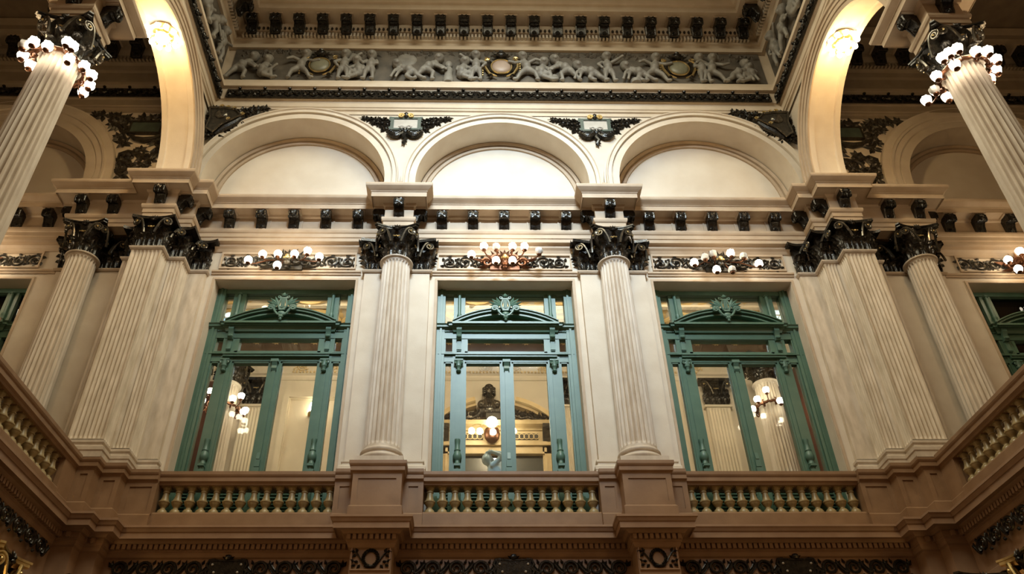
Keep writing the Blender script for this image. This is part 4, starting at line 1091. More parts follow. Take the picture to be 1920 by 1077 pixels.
# ------------------------------------------------------------------ lamps
def tulip(r=.08):
    def mod(a, z): return 1 + (.12 if z < -.3 * r else .04) * cos(7 * a)
    return MB().lathe([(.001, .95 * r), (.45 * r, .9 * r), (.85 * r, .5 * r), (1.0 * r, 0), (.95 * r, -.45 * r), (.8 * r, -.85 * r), (.55 * r, -.9 * r), (.001, -.75 * r)], 21, mod=mod, caps=False)
GLOBE = tulip(.078).mesh('lamp_globe', 'globe'); GLOBE_OFF = tulip(.078).mesh('lamp_globe', 'globe_off')
CUP = MB().lathe([(.02, -.02), (.045, .0), (.05, .02), (.03, .035), (.012, .05)], 10).mesh('lamp_cup', 'copper')
def sconce(label, xc, pts, zc, plate_m, warm=26.0):
    """pts: (x, z, lit) of each glass shade relative to world"""
    t = thing('wall_sconce', label, 'wall lamp', (xc, -.05, zc), 'scroll-arm wall lamps over the windows')
    pm = MB()
    for s in (-1, 1):
        pm.tube(spiral(s * .16, .02, .15, .03, radians(90 + s * 90), radians(90 + s * 90 - s * 560), 18, -.10), [.035] * 19, 6)
        pm.tube(spiral(s * .36, -.03, .12, .03, radians(90 - s * 90), radians(90 - s * 90 + s * 520), 16, -.07), .028, 6)
        for a in (10, 35, 60, 85, -20): leaf2d(pm, s * .12, .02, radians(90 - s * (90 - a)), .34, .10, -.05, .05)
        leaf2d(pm, s * .3, -.1, radians(90 - s * 100), .3, .1, -.04, .05); leaf2d(pm, s * .42, .03, radians(90 - s * 75), .26, .09, -.04, .05)
    pm.ball((0, -.12, .06), (.11, .09, .13), 12); pm.ball((0, -.14, -.10), (.09, .07, .08), 10); pm.ball((0, -.12, -.19), (.06, .05, .04), 8); pm.box(-.30, .30, -.06, 0, -.20, -.08)
    for a in (-60, -30, 0, 30, 60): leaf2d(pm, 0, .1, radians(90 + a), .2, .08, -.1, .05)
    obj('back_plate', pm, plate_m, t)
    obj('mask', MB().ball((0, -.2, .03), (.05, .04, .06), 10).ball((0, -.215, -.01), (.025, .02, .02), 8).ball((-.06, -.17, .02), .03, 8).ball((.06, -.17, .02), .03, 8), 'gilt', t)
    for x, z, lit in pts:
        dx, dzz = x - xc, z - zc
        s = 1 if dx > 0 else -1
        st = (s * min(.3, abs(dx) * .5), -.10, .0); en = (dx, -.37, dzz)
        arm = bez(st, (st[0] + (dx - st[0]) * .4, -.22, -.10), (dx - s * .02, -.34, dzz - .16), (dx, -.37, dzz - .085), 9)
        a = obj('arm', MB().tube(arm, .014, 6), 'copper', t)
        obj('lamp_cup', CUP, None, a, (dx, -.37, dzz - .10))
        obj('globe', GLOBE if lit else GLOBE_OFF, None, t, (dx, -.37, dzz), rot=(pi, 0, 0) if dzz > -.05 else (0, 0, 0))
sconce('wall lamp with seven lit tulip shades over the left window', -4.40, [(-5.1, 12.09, 1), (-4.84, 12.24, 1), (-4.54, 12.25, 1), (-4.51, 11.96, 1), (-4.21, 12.25, 1), (-3.96, 12.31, 1), (-3.71, 12.18, 1)], 12.30, 'bronze_dull')
sconce('copper wall lamp with pale tulip shades over the middle window', 0.0, [(-.68, 12.26, 1), (-.43, 12.46, 1), (-.19, 12.11, 1), (.14, 12.11, 1), (.15, 12.46, 1), (.39, 12.46, 1), (-.18, 12.45, 0), (.68, 12.34, 0)], 12.32, 'copper')
sconce('wall lamp with some unlit shades over the right window', 4.40, [(4.56, 12.31, 1), (3.78, 12.08, 1), (4.2, 11.90, 1), (5.08, 12.06, 1), (4.81, 12.25, 0), (4.51, 11.90, 0), (4.2, 12.29, 0), (4.02, 12.22, 0)], 12.30, 'bronze')
sconce('wall lamp cut by the right edge of the picture over the far right window', 10.80, [(10.52, 12.4, 1), (10.19, 12.19, 1), (10.3, 11.95, 1), (11.0, 12.4, 1), (11.4, 12.2, 1)], 12.30, 'copper')
sconce('wall lamp over the far left window beyond the shaded column', -10.80, [(-10.52, 12.4, 1), (-10.19, 12.19, 1), (-10.3, 11.95, 1), (-11.0, 12.4, 1), (-11.4, 12.2, 1)], 12.30, 'copper')
for x_, e_ in ((-4.40, 9), (0.0, 6), (4.40, 5), (-10.6, 18), (10.6, 18)): point_light('sconce_light', (x_, -.75, 12.2), e_, (1.0, 0.70, 0.36), .12)
for s in (-1, 1): point_light('lamp_ring_light', (s * 7.75, -4.9, 11.75), 75, (1.0, 0.72, 0.40), .15)
# lamp rings round the free-standing columns
def lamp_ring(label, xc, yc, pts, z=12.0, r=.36, ring=True, group='lamp rings on the gallery columns', s=1.0):
    t = thing('lamp_ring', label, 'column lamp', (xc, yc, z), group)
    rg = MB().tube([(r * cos(2 * pi * k / 40), r * sin(2 * pi * k / 40), -.05 + .02 * (k % 2)) for k in range(41)], .035, 7)
    for k in range(8):
        a = 2 * pi * k / 8; rg.tube([(r * cos(a) * (1 + .12 * sin(q)), r * sin(a) * (1 + .12 * sin(q)), -.05 + .09 * cos(q)) for q in [j * .6 for j in range(9)]], .018, 5)
    obj('ring', rg, 'copper', t)
    for x, y, zz, lit in pts:
        dx, dy = x - xc, y - yc; l = sqrt(dx * dx + dy * dy); ux, uy = dx / l, dy / l
        arm = bez((ux * r, uy * r, -.05), (ux * (r + .1), uy * (r + .1), -.14), (dx, dy, zz - z - .2), (dx, dy, zz - z - .07), 7)
        a = obj('arm', MB().tube(arm, .012, 5), 'copper', t)
        obj('lamp_cup', CUP, None, a, (dx, dy, zz - z - .10))
        obj('globe', GLOBE if lit else GLOBE_OFF, None, t, (dx, dy, zz - z), rot=(pi, 0, 0))
    return t
lamp_ring('ring of glowing tulip lamps round the top left free-standing column', -XF, YF, [(-7.11, -5.6, 11.9, 1), (-7.28, -5.54, 11.9, 0), (-6.94, -5.53, 11.9, 1), (-7.37, -5.36, 11.9, 1), (-7.33, -5.19, 11.9, 1), (-6.62, -5.6, 11.9, 1), (-6.57, -5.53, 11.9, 1), (-6.65, -5.38, 11.8, 1), (-6.53, -5.18, 11.9, 1), (-6.48, -5.01, 11.9, 1), (-6.58, -4.82, 11.9, 1), (-6.73, -4.68, 11.9, 1)])
lamp_ring('ring of glowing tulip lamps round the top right free-standing column', XF, YF, [(6.46, -5.44, 11.95, 1), (6.52, -5.53, 11.95, 1), (6.61, -5.61, 11.95, 1), (6.62, -5.41, 11.82, 1), (6.49, -5.14, 11.9, 1), (6.92, -5.56, 11.95, 1), (7.09, -5.57, 11.95, 1), (7.30, -5.42, 11.95, 1), (7.40, -5.22, 11.95, 1), (6.58, -4.87, 11.9, 0), (6.54, -4.67, 11.9, 1), (6.84, -4.74, 11.9, 1), (7.39, -5.05, 11.95, 1)])
for s in (-1, 1):
    x, y = (-6.60, 4.35) if s < 0 else (6.55, 4.25)
    lamp_ring('small lit lamps on the column seen through the %s window' % SIDE[s], x, y, [(x + .52 * cos(a), y + .52 * sin(a), 11.3 + .16 * (k % 3), 1) for k, a in enumerate((-2.9, -2.5, -2.0, -1.5, -.9, -.5, -.1, .3))], 11.45, .36, True, 'lamp rings behind the windows')
# round lamps under the crowns of the side arches
for s in (-1, 1):
    t = thing('arch_lamp', 'dazzling round lamp under the crown of the %s side arch' % SIDE[s], 'ceiling lamp', (s * 6.96, -2.88, 16.0), 'lamps under the side arches')
    obj('plate', MB().lathe([(.30, 0), (.30, -.03), (.24, -.06), (.2, -.07)], 28), 'gilt', t)
    obj('bowl', MB().lathe([(.001, -.25), (.07, -.24), (.12, -.19), (.14, -.12), (.14, -.06)], 20, caps=False), 'globe', t)
    cr = MB().lathe([(.135, -.08), (.15, -.12), (.155, -.12), (.15, -.06)], 20, caps=False)
    for k in range(10):
        a = 2 * pi * k / 10; cr.tube([(.15 * cos(a), .15 * sin(a), -.10), (.19 * cos(a), .19 * sin(a), -.14), (.18 * cos(a), .18 * sin(a), -.19)], [.02, .016, .005], 5)
    obj('leaf_crown', cr, 'gilt', t)
    for k in range(10):
        a = 2 * pi * k / 10 + .2; obj('bulb', GLOBE, None, t, (.28 * cos(a), .28 * sin(a), -.10), rot=(pi, 0, 0), scale=(.7, .7, .7))
    point_light('arch_lamp_light', (s * 6.96, -2.88, 15.66), 95, (1.0, 0.66, 0.27), .14)
# wall lamp beside the doorway of the inner room
t = thing('wall_sconce', 'round glowing wall lamp under the bust behind the middle window', 'wall lamp', (-.16, RY - .3, 11.30), 'lamps of the room behind')
obj('back_plate', MB().ball((0, .05, -.12), (.2, .1, .26), 12), 'copper', t)
obj('globe', MB().ball((0, -.12, .12), .14, 16), 'globe', t)
for x, z in ((-.50, -.13), (-.30, -.14), (.02, -.16), (.34, -.14), (.52, -.13)):
    a = obj('arm', MB().tube(bez((0, 0, 0), (x * .5, -.1, .1), (x, -.15, .1), (x, -.15, z + .06), 8), .014, 5), 'gilt', t)
    obj('globe', GLOBE, None, t, (x, -.15, z))
t = thing('wall_sconce', 'crown-shaped glowing lamp on the panel behind the left window', 'wall lamp', (-4.62, RY - .06, 12.0), 'lamps of the room behind')
obj('globe', MB().ball((0, -.08, 0), (.13, .1, .17), 14), 'globe', t)
obj('back_plate', MB().lathe([(.17, -.2), (.17, -.16), (.05, -.14)], 16), 'gilt', t)
t = thing('ceiling_lamp', 'round glowing ceiling lamp seen through the left window transom', 'ceiling lamp', (-4.35, 4.4, 13.58), 'lamps of the room behind')
obj('globe', MB().ball((0, 0, -.1), (.13, .13, .12), 14), 'globe', t); obj('plate', MB().lathe([(.2, -.02), (.2, .03)], 20), 'gilt', t)
for x in (-4.4, 0.0, 4.4):
    point_light('inner_room_light', (x, 1.05, 12.8), 190, (1.0, 0.87, 0.68), .18)
# warm lamps of the ground-floor aisles under the galleries
for s in (-1, 1):
    for y in (-3.0, -6.5): point_light('aisle_light', (s * 7.9, y, 4.3), 110, (1.0, 0.62, 0.22), .2)

# stained glass lights in the ceiling of the room behind
for s in (-1, 1):
    t = thing('stained_glass', 'small stained glass light seen through the outer corner of the %s window transom' % SIDE[s], 'stained glass', (s * 7.0, 3.7, 13.56), 'stained glass of the room behind')
    random.seed(3 + s)
    for i in range(4):
        for j in range(5):
            x, y = -.42 + .21 * i, -.5 + .2 * j
            obj('glass_piece', MB().prism_z([(x + .01, y + .01), (x + .20, y + random.uniform(.0, .04)), (x + .19, y + .19), (x + random.uniform(0, .05), y + .18)], 0, .02).mesh('glass_piece', random.choice(['stain_blue', 'stain_pale', 'stain_pale', 'stain_green', 'stain_gold'] if s > 0 else ['stain_blue', 'stain_blue', 'stain_blue', 'stain_pale']), 0), None, t)
    obj('lead_frame', MB().box(-.48, .46, -.56, .56, .02, .05), 'coffer', t)

# ------------------------------------------------------------------ bronze reliefs
SC1 = {(f, m): scroll_mb(.155, f).mesh('scroll', m) for f in (-1, 1) for m in ('bronze', 'bronze_dull')}
def rinceau(label, xc, z, xs_, m):
    t = thing('scroll_relief', label, 'relief', (xc, -.002, z), 'scroll reliefs over the windows')
    for k, x in enumerate(xs_):
        for s in (-1, 1):
            obj('scroll', SC1[(1 if k % 2 else -1, m)], None, t, (s * x, 0, 0), scale=(s, 1, 1))
rinceau('black scrolling leaf relief on the panel over the left window', -4.40, 12.37, (.52, .86, 1.18), 'bronze_dull')
rinceau('crisp black scrolling leaf relief on the white panel over the middle window', 0, 12.37, (.46, .80, 1.12), 'bronze')
rinceau('black scrolling leaf relief on the panel over the right window', 4.40, 12.37, (.52, .86, 1.18), 'bronze')
rinceau('shadowed scrolling leaf relief at far left beyond the shaded column', -10.86, 12.37, (.3, .64, .98, 1.32), 'bronze_dull')
rinceau('shadowed scrolling leaf relief at far right beyond the shaded column', 10.86, 12.37, (.3, .64, .98, 1.32), 'bronze_dull')

# running scroll along the lower frieze
def wave_unit():
    mb = MB(); R = .125
    sp = spiral(0, 0, R, .02, radians(215), radians(215 - 640), 24)
    mb.tube([(x, -.03, z) for x, y, z in sp], [.026 * (1.1 - .6 * i / 25) for i in range(25)], 6)
    st = bez((-.26, -.02, .07), (-.2, -.02, -.02), (-.16, -.02, -.08), (sp[0][0], -.03, sp[0][2]), 6); mb.tube(st, .022, 6)
    mb.tube([(x, y, z - .03) for x, y, z in st], .012, 5); mb.tube([(x + .02, y, z + .03) for x, y, z in st], .012, 5)
    for a, l in ((60, .11), (95, .12), (130, .1)): leaf2d(mb, .13, .03, radians(a), l, .06, -.01, .04)
    leaf2d(mb, -.13, .07, radians(110), .09, .05, -.01, .04); leaf2d(mb, .1, -.1, radians(-20), .1, .06, -.01, .03)
    return mb.mesh('wave_scroll', 'bronze')
WAVE = wave_unit()
def tablet():
    mb = MB().box(-.27, .27, -.05, 0, -.14, .12)
    for s in (-1, 1):
        mb.tube([(s * x, -.03, z) for x, z in ((.27, -.14), (.31, -.05), (.27, .0), (.31, .06), (.28, .13), (.2, .14))], .028, 6)
    mb.tube([(-.25, -.04, .13), (0, -.04, .12), (.25, -.04, .13)], .022, 6); mb.ball((0, -.05, .17), (.06, .04, .05), 8)
    for s in (-1, 1): leaf2d(mb, 0, .14, radians(90 - s * 60), .12, .05, -.03, .04)
    return mb
TAB = tablet().mesh('tablet', 'bronze')
STUD = MB().ball((0, 0, 0), .02, 8).mesh('stud', 'plate')
def wave_frieze(label, xc, hw):
    t = thing('wave_frieze', label, 'relief', (xc, -.29, 5.98), 'running scroll friezes below the balcony')
    o = obj('tablet', TAB, None, t, (0, 0, 0))
    for s in (-1, 1):
        for z in (.06, -.06): obj('stud', STUD, None, o, (s * (.22 - .04 * (z < 0)), -.055, z))
        for k in range(4): obj('wave_scroll', WAVE, None, t, (s * .52 + s * .375 * k, 0, 0), scale=(s, 1, 1))
wave_frieze('black running scroll frieze below the left balustrade', -4.42, 1.7)
wave_frieze('black running scroll frieze below the middle balustrade', 0, 1.7)
wave_frieze('black running scroll frieze below the right balustrade', 4.42, 1.7)
for s in (-1, 1):
    t = thing('wave_frieze', 'black running scroll frieze under the %s gallery balustrade' % SIDE[s], 'relief', (s * 6.88, -1.3, 5.98), 'running scroll friezes below the balcony')
    for k in range(9): obj('wave_scroll', WAVE, None, t, (0, -.375 * k, 0), -s * pi / 2, scale=(s, 1, 1))
# wreath panels on the projecting blocks under the pedestals
def wreath():
    mb = MB()
    for k in range(20):
        a = 2 * pi * k / 20
        if abs((a - pi / 2 + pi) % (2 * pi) - pi) < .2: continue
        for q in (-.25, .25): leaf2d(mb, .105 * cos(a), .115 * sin(a), a + (pi / 2 if cos(a) > 0 else -pi / 2) + q, .075, .045, -.01, .03)
    for s in (-1, 1):
        mb.tube([(s * x, -.012, z) for x, z in ((.06, -.12), (.12, -.06), (.2, .06), (.24, .1))], .012, 5)
        for x, z, a in ((.2, .09, 60), (.24, .10, 0), (.22, .06, -40), (.18, -.06, 10), (.22, -.1, -20), (.25, -.06, 40), (.15, -.1, -50)): leaf2d(mb, s * x, z, radians(90 - s * (90 - a)), .08, .05, -.01, .03)
    mb.ball((0, -.02, -.13), (.1, .03, .025), 8)
    return mb.mesh('wreath', 'bronze')
WRE = wreath()
for s in (-1, 1):
    t = thing('wreath_relief', 'black leafy wreath on the block under the %s bright column pedestal' % SIDE[s], 'relief', (s * XC, -.715, 6.0), 'wreath reliefs below the pedestals')
    obj('wreath', WRE, None, t)
    fr = MB()
    for q in ((-.30, .30, .155, .175), (-.30, .30, -.185, -.165)): fr.box(q[0], q[1], -.02, .01, q[2], q[3])
    for q in ((-.30, -.28), (.28, .30)): fr.box(q[0], q[1], -.02, .01, -.165, .155)
    obj('panel_frame', fr, 'brown2', t)
# capitals of the ground-floor order, only their tops show at the bottom edge
for x, y, m, lab in ((-XC, -.45, 'bronze', 'top of a black ground-floor capital under the left wreath block'), (XC, -.45, 'bronze', 'top of a black ground-floor capital under the right wreath block'),
               (-6.62, -1.05, 'bronze', 'top of a black ground-floor capital in the lower left corner'), (6.62, -1.05, 'bronze', 'top of a black ground-floor capital in the lower right corner'),
               (-7.0, -2.3, 'gilt', 'gilded ground-floor capital lit from below at the lower left edge'), (7.0, -2.3, 'gilt', 'gilded ground-floor capital lit from below at the lower right edge')):
    t = thing('ground_floor_capital', lab, 'capital', (x, y, 4.80), 'capitals of the ground floor order')
    c = round_capital(t, 0)
    if m == 'gilt':
        for o in [c] + list(c.children):
            if o.name.startswith('leaf') or o.name.startswith('volute') or o.name.startswith('abacus'):
                if o.data.users > 1: o.data = o.data.copy()
                o.data.materials[0] = M['gilt']
    obj('shaft', MB().lathe([(.27, -4.75), (.25, 0)], 24), 'brown2', t)

# cartouches in the spandrels
def cart_plate():
    fr = MB()
    for q in ((-.36, .36, .17, .23), (-.36, .36, -.21, -.16), (-.36, -.28, -.16, .17), (.28, .36, -.16, .17)): fr.box(q[0], q[1], -.06, 0, q[2], q[3])
    fr.box(-.40, -.34, -.05, 0, -.24, -.1); fr.box(.34, .40, -.05, 0, -.24, -.1); fr.box(-.40, -.34, -.05, 0, .12, .25); fr.box(.34, .40, -.05, 0, .12, .25)
    return fr
CPF = cart_plate().mesh('plaque_frame', 'greenplate')
def leaf_cluster(seed, m, r=.13):
    mb = MB(); rnd = random.Random(seed)
    for q in range(6):
        a = 2 * pi * q / 6 + rnd.uniform(-.4, .4)
        leaf2d(mb, .02 * cos(a), .02 * sin(a), a, r * rnd.uniform(.8, 1.25), r * .55, -.01, .05)
    mb.ball((0, -.045, 0), (.035, .03, .035), 8)
    for q in range(2): leaf2d(mb, 0, 0, rnd.uniform(0, 6.28), r * .8, r * .4, -.05, .03)
    return mb.mesh('leaf_cluster', m)
CLU = {m: [leaf_cluster(k, m) for k in range(5)] for m in ('bronze', 'bronze_dull')}
def clusters(parent, pts, m, sc=1.0):
    for k, (x, z) in enumerate(pts):
        q = sc * (.85 + .3 * ((k * 7) % 5) / 4)
        obj('leaf_cluster', CLU[m][(k * 3 + len(pts)) % 5], None, parent, (x, 0, z), rot=(0, (k * 1.7) % 6.28, 0), scale=(q, 1, q))
SPRAY = [(.43, .14), (.43, -.02), (.45, -.16), (.55, .16), (.55, .03), (.54, -.10), (.66, .17), (.66, .05), (.77, .18), (.76, .08), (.88, .19), (.98, .20)]
def cart_swag():
    mb = MB()
    for s in (-1, 1):
        pts = [(s * (.40 - .38 * i / 9), -.05, -.27 - .15 * sin(pi * i / 9) - .0 * i) for i in range(10)]
        mb.tube(pts, [.05 + .05 * sin(pi * i / 9) for i in range(10)], 8)
        for i in range(1, 9):
            leaf2d(mb, pts[i][0], pts[i][2], radians(-90 + s * 40), .12, .07, -.11, .04); mb.ball((pts[i][0], -.12, pts[i][2] + .03), .03, 6)
    mb.ball((0, -.08, -.30), (.07, .05, .05), 8)
    mb.tube([(.0, -.05, -.34), (-.03, -.06, -.45), (.03, -.06, -.55), (-.02, -.05, -.66), (.01, -.04, -.74)], [.05, .055, .05, .045, .01], 7)
    for z, a in ((-.42, -30), (-.5, -140), (-.6, -40), (-.64, -130)): leaf2d(mb, 0, z, radians(a), .1, .06, -.06, .04)
    return mb
CSW = cart_swag().mesh('swag', 'bronze')
SCR = {s: MB().tube(spiral(s * .11, .25, .075, .015, radians(90 + s * 90), radians(90 + s * 90 - s * 600), 18, -.08), [.024] * 19, 6).mesh('crest_scroll', 'gilt') for s in (-1, 1)}
BOW = MB().tube([(.0, -.09, -.17), (-.08, -.09, -.12), (-.15, -.09, -.15), (-.09, -.09, -.20), (0, -.09, -.17), (.08, -.09, -.12), (.15, -.09, -.15), (.09, -.09, -.20), (0, -.09, -.17), (0, -.09, -.27)], .017, 5).mesh('bow', 'plate')
for s in (-1, 1):
    t = thing('cartouche', 'black garlanded plaque in the spandrel above the %s bright column' % SIDE[s], 'cartouche', (s * 2.25, -.002, 16.60), 'spandrel plaques between the arches')
    obj('plaque', MB().box(-.30, .30, -.035, 0, -.18, .19), 'plate', t); obj('plaque_frame', CPF, None, t); obj('swag', CSW, None, t)
    obj('bow', BOW, None, t); obj('crest', MB().ball((0, -.07, .30), (.06, .05, .07), 10).ball((0, -.07, .22), (.05, .05, .04), 8), 'bronze', t)
    for q in (-1, 1):
        obj('crest_scroll', SCR[q], None, t); clusters(t, [(q * x, z) for x, z in SPRAY], 'bronze', .95)
        obj('spray_tip', MB().tube([(q * x, -.03, z) for x, z in ((.6, .12), (.8, .18), (1.0, .2), (1.14, .22))], [.025, .02, .015, .004], 6), 'bronze', t)
    # corner cartouche next to the side arch
    t = thing('corner_cartouche', 'black shield-shaped cartouche in the %s corner of the hall beside the side arch' % SIDE[s], 'cartouche', (s * 6.62, -.11, 16.60), 'corner cartouches')
    K = 1.25
    sh = MB().prism_y([(x * -s * K, z * K) for x, z in ((-.20, .26), (.05, .26), (.28, .22), (.42, .05), (.25, -.08), (.10, -.2), (-.02, -.42), (-.16, -.3), (-.14, .0))], -.10, .11)
    obj('shield', sh, 'bronze_dull', t)
    rim = [(x * -s * K, -.11, z * K) for x, z in ((-.20, .26), (.05, .26), (.28, .22), (.42, .05), (.25, -.08), (.10, -.2), (-.02, -.42), (-.16, -.3), (-.14, .0), (-.20, .26))]
    obj('shield_rim', MB().tube(rim, .028, 6), 'bronze_edge', t); obj('shield_boss', MB().ball((-s * .05 * K, -.10, .08 * K), (.16, .06, .16), 12), 'bronze_edge', t)
    clusters(t, [(-s * x * K, z * K) for x, z in ((.48, .28), (.58, .30), (.70, .31), (.82, .32), (.38, .26), (.48, .17), (-.12, .30), (-.14, -.36), (-.1, -.46), (-.18, -.28), (.3, -.14), (.12, -.3), (.58, .22), (-.2, .12), (-.2, -.1), (.4, -.02), (.2, -.24), (.02, -.42))], 'bronze', 1.15)
    obj('swag', MB().tube([(-s * x * K, -.06, z * K) for x, z in ((.42, .0), (.32, -.14), (.18, -.26), (.02, -.44))], [.05, .08, .08, .04], 8), 'bronze', t)
    for x, z in ((.02, .30), (.14, .27), (.26, .24), (.44, .08), (.20, -.06)): obj('gilt_scroll', MB().tube(spiral(-s * x * K, z * K, .05, .012, 0, 9, 12, -.12), .015, 5), 'gilt', t)
    # trophy relief in the gallery spandrel
    t = thing('trophy_relief', 'shadowed leafy trophy relief with a plaque in the %s gallery spandrel' % SIDE[s], 'relief', (s * 8.25, -.002, 16.2), 'gallery trophies')
    obj('plaque', MB().box(-.38, .30, -.06, 0, .02, .36), 'greenplate', t)
    fr = MB()
    for q in ((-.42, .34, .36, .40), (-.42, .34, -.02, .02), (-.42, -.38, .02, .36), (.30, .34, .02, .36)): fr.box(q[0], q[1], -.08, 0, q[2], q[3])
    obj('plaque_frame', fr, 'bronze_dull', t)
    spots = [(.5, .45), (.62, .52), (.78, .58), (.95, .62), (1.15, .64), (1.35, .66), (.55, .25), (.7, .3), (.85, .36), (.5, .05), (.6, -.1), (.45, -.3), (.2, .52), (0, .56), (-.2, .54), (-.4, .5), (-.3, -.25), (-.42, -.45), (.3, -.75), (.1, -.68), (-.1, -.75), (-.3, -.85), (.35, -.95), (.1, -1.0), (-.15, -1.05), (.3, -1.2), (.22, -1.35), (-.42, -.7), (.0, -.55), (-.45, .2)]
    clusters(t, [(s * x, z) for x, z in spots], 'bronze_dull', 1.55)
    sw = MB()
    sw.tube([(s * x, -.06, z) for x, z in ((-.40, -.05), (-.25, -.2), (-.02, -.26), (.2, -.2), (.36, -.05))], [.03, .06, .075, .06, .03], 8)
    obj('staff', MB().tube([(s * x, -.04, z) for x, z in ((.9, .4), (.6, .15), (.4, -.2), (.42, -.45))], .03, 6), 'bronze_dull', t)
    vn = MB(); vn.tube([(s * x, -.04, z) for x, z in ((-.36, -.5), (-.45, -.65), (-.3, -.75), (0, -.72), (.25, -.6), (.42, -.7), (.4, -.9), (.2, -1.0), (.1, -1.15), (.3, -1.3))], .035, 6)
    obj('vine', vn, 'bronze_dull', t)
    obj('swag', sw, 'bronze_dull', t)

# ------------------------------------------------------------------ putti frieze under the hall cornice
def putto(hd, ch, hp, ls, le, lh, rs_, re, rh, lk, lf, rk, rf):
    y = -.05
    p = lambda q, d=0.0: (q[0], y + d, q[1])
    P = [('b', p(hd, -.03), (.125, .12, .135)), ('b', (hd[0], y - .13, hd[1] - .03), (.07, .04, .06)), ('b', (hd[0] + .02, y - .02, hd[1] + .05), (.125, .11, .095)), ('b', (hd[0], y - .165, hd[1] - .02), (.02, .02, .025)),
         ('c', p(hd), p(ch), .05, .07), ('b', p(ch), (.115, .09, .09)), ('c', p(ch), p(hp), .10, .115), ('b', ((ch[0] * .4 + hp[0] * .6), y - .04, ch[1] * .4 + hp[1] * .6), (.115, .11, .12)), ('b', p(hp), (.125, .11, .10))]
    for a, b, c in ((ls, le, lh), (rs_, re, rh)):
        P += [('c', p(a), p(b, -.06), .05, .043), ('c', p(b, -.06), p(c, -.09), .042, .032), ('b', p(c, -.09), (.042, .03, .042))]
    for k_, f_ in ((lk, lf), (rk, rf)):
        s = -.06 if k_[0] < hp[0] else .06
        P += [('c', (hp[0] + s, y - .02, hp[1] - .04), p(k_, -.06), .085, .06), ('c', p(k_, -.06), p(f_, -.03), .058, .04), ('b', (f_[0] + .03, y - .06, f_[1]), (.07, .045, .035))]
    return P
POSES = [
    ((0, .90), (0, .68), (0, .42), (-.12, .72), (-.24, .58), (-.16, .44), (.12, .72), (.26, .76), (.40, .86), (-.09, .22), (-.12, .03), (.10, .22), (.12, .03)),
    ((.22, .78), (.10, .60), (-.10, .42), (.0, .62), (.18, .48), (.32, .36), (.18, .60), (.30, .46), (.42, .34), (-.22, .24), (-.38, .04), (.10, .24), (.06, .03)),
    ((.05, .68), (.0, .48), (-.04, .24), (-.12, .5), (-.14, .34), (.08, .28), (.12, .5), (.22, .36), (.32, .44), (.18, .28), (.24, .04), (.02, .14), (.3, .05)),
    ((.02, .88), (-.02, .66), (-.08, .42), (-.14, .70), (-.3, .74), (-.42, .66), (.10, .70), (.24, .60), (.38, .62), (-.26, .26), (-.34, .04), (.10, .24), (.22, .04)),
    ((.30, .56), (.14, .44), (-.10, .30), (.16, .42), (.24, .26), (.3, .06), (.20, .46), (.34, .30), (.42, .06), (-.22, .14), (-.42, .05), (.04, .12), (-.10, .04)),
    ((0, .88), (.0, .66), (.02, .42), (-.12, .70), (-.16, .54), (.06, .52), (.12, .70), (.2, .56), (.30, .64), (-.06, .22), (-.08, .03), (.12, .22), (.14, .03)),
]
PM = [fused('putto', putto(*q), 'relief', .017, 1) for q in POSES]
def shield_disc(parent, x, y, z, rz, mdisc):
    c = obj('medallion', MB().ball((0, -.05, 0), (.235, .08, .25), 20), mdisc, parent, (x, y, z), rz)
    f = MB().tube([(.26 * cos(2 * pi * k / 32), -.06, .275 * sin(2 * pi * k / 32)) for k in range(33)], .022, 6)
    for s in (-1, 1):
        f.tube([(s * q[0], -.06, q[1]) for q in ((.30, .33), (.42, .22), (.40, -.05), (.30, -.28), (.12, -.40))], [.02, .03, .035, .03, .02], 6)
        f.tube(spiral(s * .36, .30, .07, .015, 0, s * 8, 14, -.07), .018, 5)
        for k in range(6): f.ball((s * .47, -.05, .12 - .09 * k), (.028, .025, .03), 6)
    obj('medallion_frame', f, 'gilt', c)
    k_ = MB().ball((0, -.10, .40), (.14, .1, .10), 10).ball((0, -.12, .50), (.07, .07, .06), 8)
    for s in (-1, 1):
        for a in (20, 50, 80, 110): leaf2d(k_, s * .06, .36, radians(90 - s * (90 - a)), .22, .09, -.06, .06)
        for a in (-20, -50): leaf2d(k_, s * .2, -.3, radians(90 - s * (90 - a)), .2, .09, -.04, .06)
        k_.tube([(s * .28, -.04, .2), (s * .34, -.05, .0), (s * .26, -.05, -.22)], .045, 6)
    obj('medallion_crest', k_, 'bronze', c)
PF = thing('putti_frieze', 'long grey relief frieze of playing cherubs with three medallions under the hall ceiling', 'frieze', (0, -.02, 18.09))
obj('ground', MB().box(-6.72, 6.72, -.03, .02, 0, 1.32), 'relief_bg', PF)
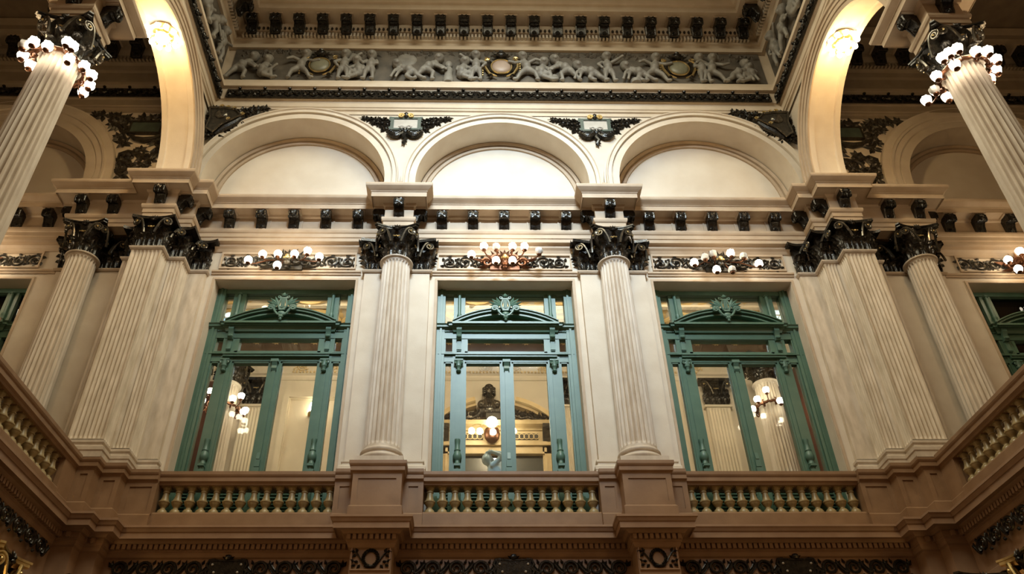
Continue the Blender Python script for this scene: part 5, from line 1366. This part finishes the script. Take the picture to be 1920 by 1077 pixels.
for u, i, fl in ((460, 1, 1), (500, 2, 1), (572, 3, 1), (647, 0, 1), (674, 2, -1), (697, 5, -1), (768, 4, -1), (806, 1, 1), (868, 2, 1), (893, 0, -1), (983, 3, -1), (1016, 2, 1), (1058, 1, -1), (1106, 4, -1), (1140, 0, 1), (1196, 4, -1), (1232, 3, 1), (1316, 5, 1), (1340, 3, 1), (1384, 4, 1), (1406, 2, -1)):
    obj('cherub', PM[i], None, PF, ((u - 936.5) * .01345, -.04, .02), scale=(fl, 1.1, 1.12))
for x, md in ((-4.51, 'disc'), (.05, 'disc2'), (4.54, 'disc')): shield_disc(PF, x, -.06, .60, 0, md)
fo = MB(); random.seed(4)
for k in range(300):
    x = random.uniform(-6.6, 6.6); leaf2d(fo, x, random.uniform(1.12, 1.30) - .06 * abs(sin(x * 2.3)), random.uniform(0, 6.28), .16, .08, -.03, .05)
obj('foliage', fo, 'relief_bg', PF, kind='stuff')
obj('herm', MB().lathe([(.12, 0), (.14, .1), (.10, .35), (.12, .5), (.10, .55), (.0, .6)], 12, (-1.28, -.05, .0)).ball((-1.28, -.06, .72), (.10, .08, .14), 12), 'relief', PF)
obj('vase', MB().lathe([(.06, 0), (.13, .1), (.12, .2), (.0, .22)], 12, (1.36, -.06, .04)), 'relief', PF)
obj('bowl', MB().lathe([(.0, 0), (.14, .02), (.15, .12), (.0, .14)], 12, (3.4, -.06, .0)), 'relief', PF)
obj('tambourine', MB().ball((-3.72, -.05, 1.0), (.16, .06, .17), 14), 'relief', PF)
obj('bow', MB().tube([(-1.75, -.1, .62), (-1.55, -.14, .62), (-1.38, -.1, .60)], .022, 6), 'relief', PF)
obj('torch', MB().tube([(1.55, -.06, .2), (1.55, -.06, .62), (1.55, -.06, .68)], [.02, .03, .07], 8), 'relief', PF)
obj('round_shield', MB().ball((-2.35, -.03, .95), (.26, .04, .26), 16), 'relief', PF)
for s in (-1, 1):
    Q = thing('putti_frieze', 'grey cherub frieze high on the %s side of the hall, seen edge-on' % SIDE[s], 'frieze', (s * 6.91, -.2, 18.09))
    a, b = sorted((0, -s * .03)); obj('ground', MB().box(a, b, -8, 0, 0, 1.32), 'relief_bg', Q)
    for k in range(9): obj('cherub', PM[k % 6], None, Q, (-s * .05, -.6 - .62 * k, .02), -s * pi / 2, scale=(1, 1.1, 1.12))
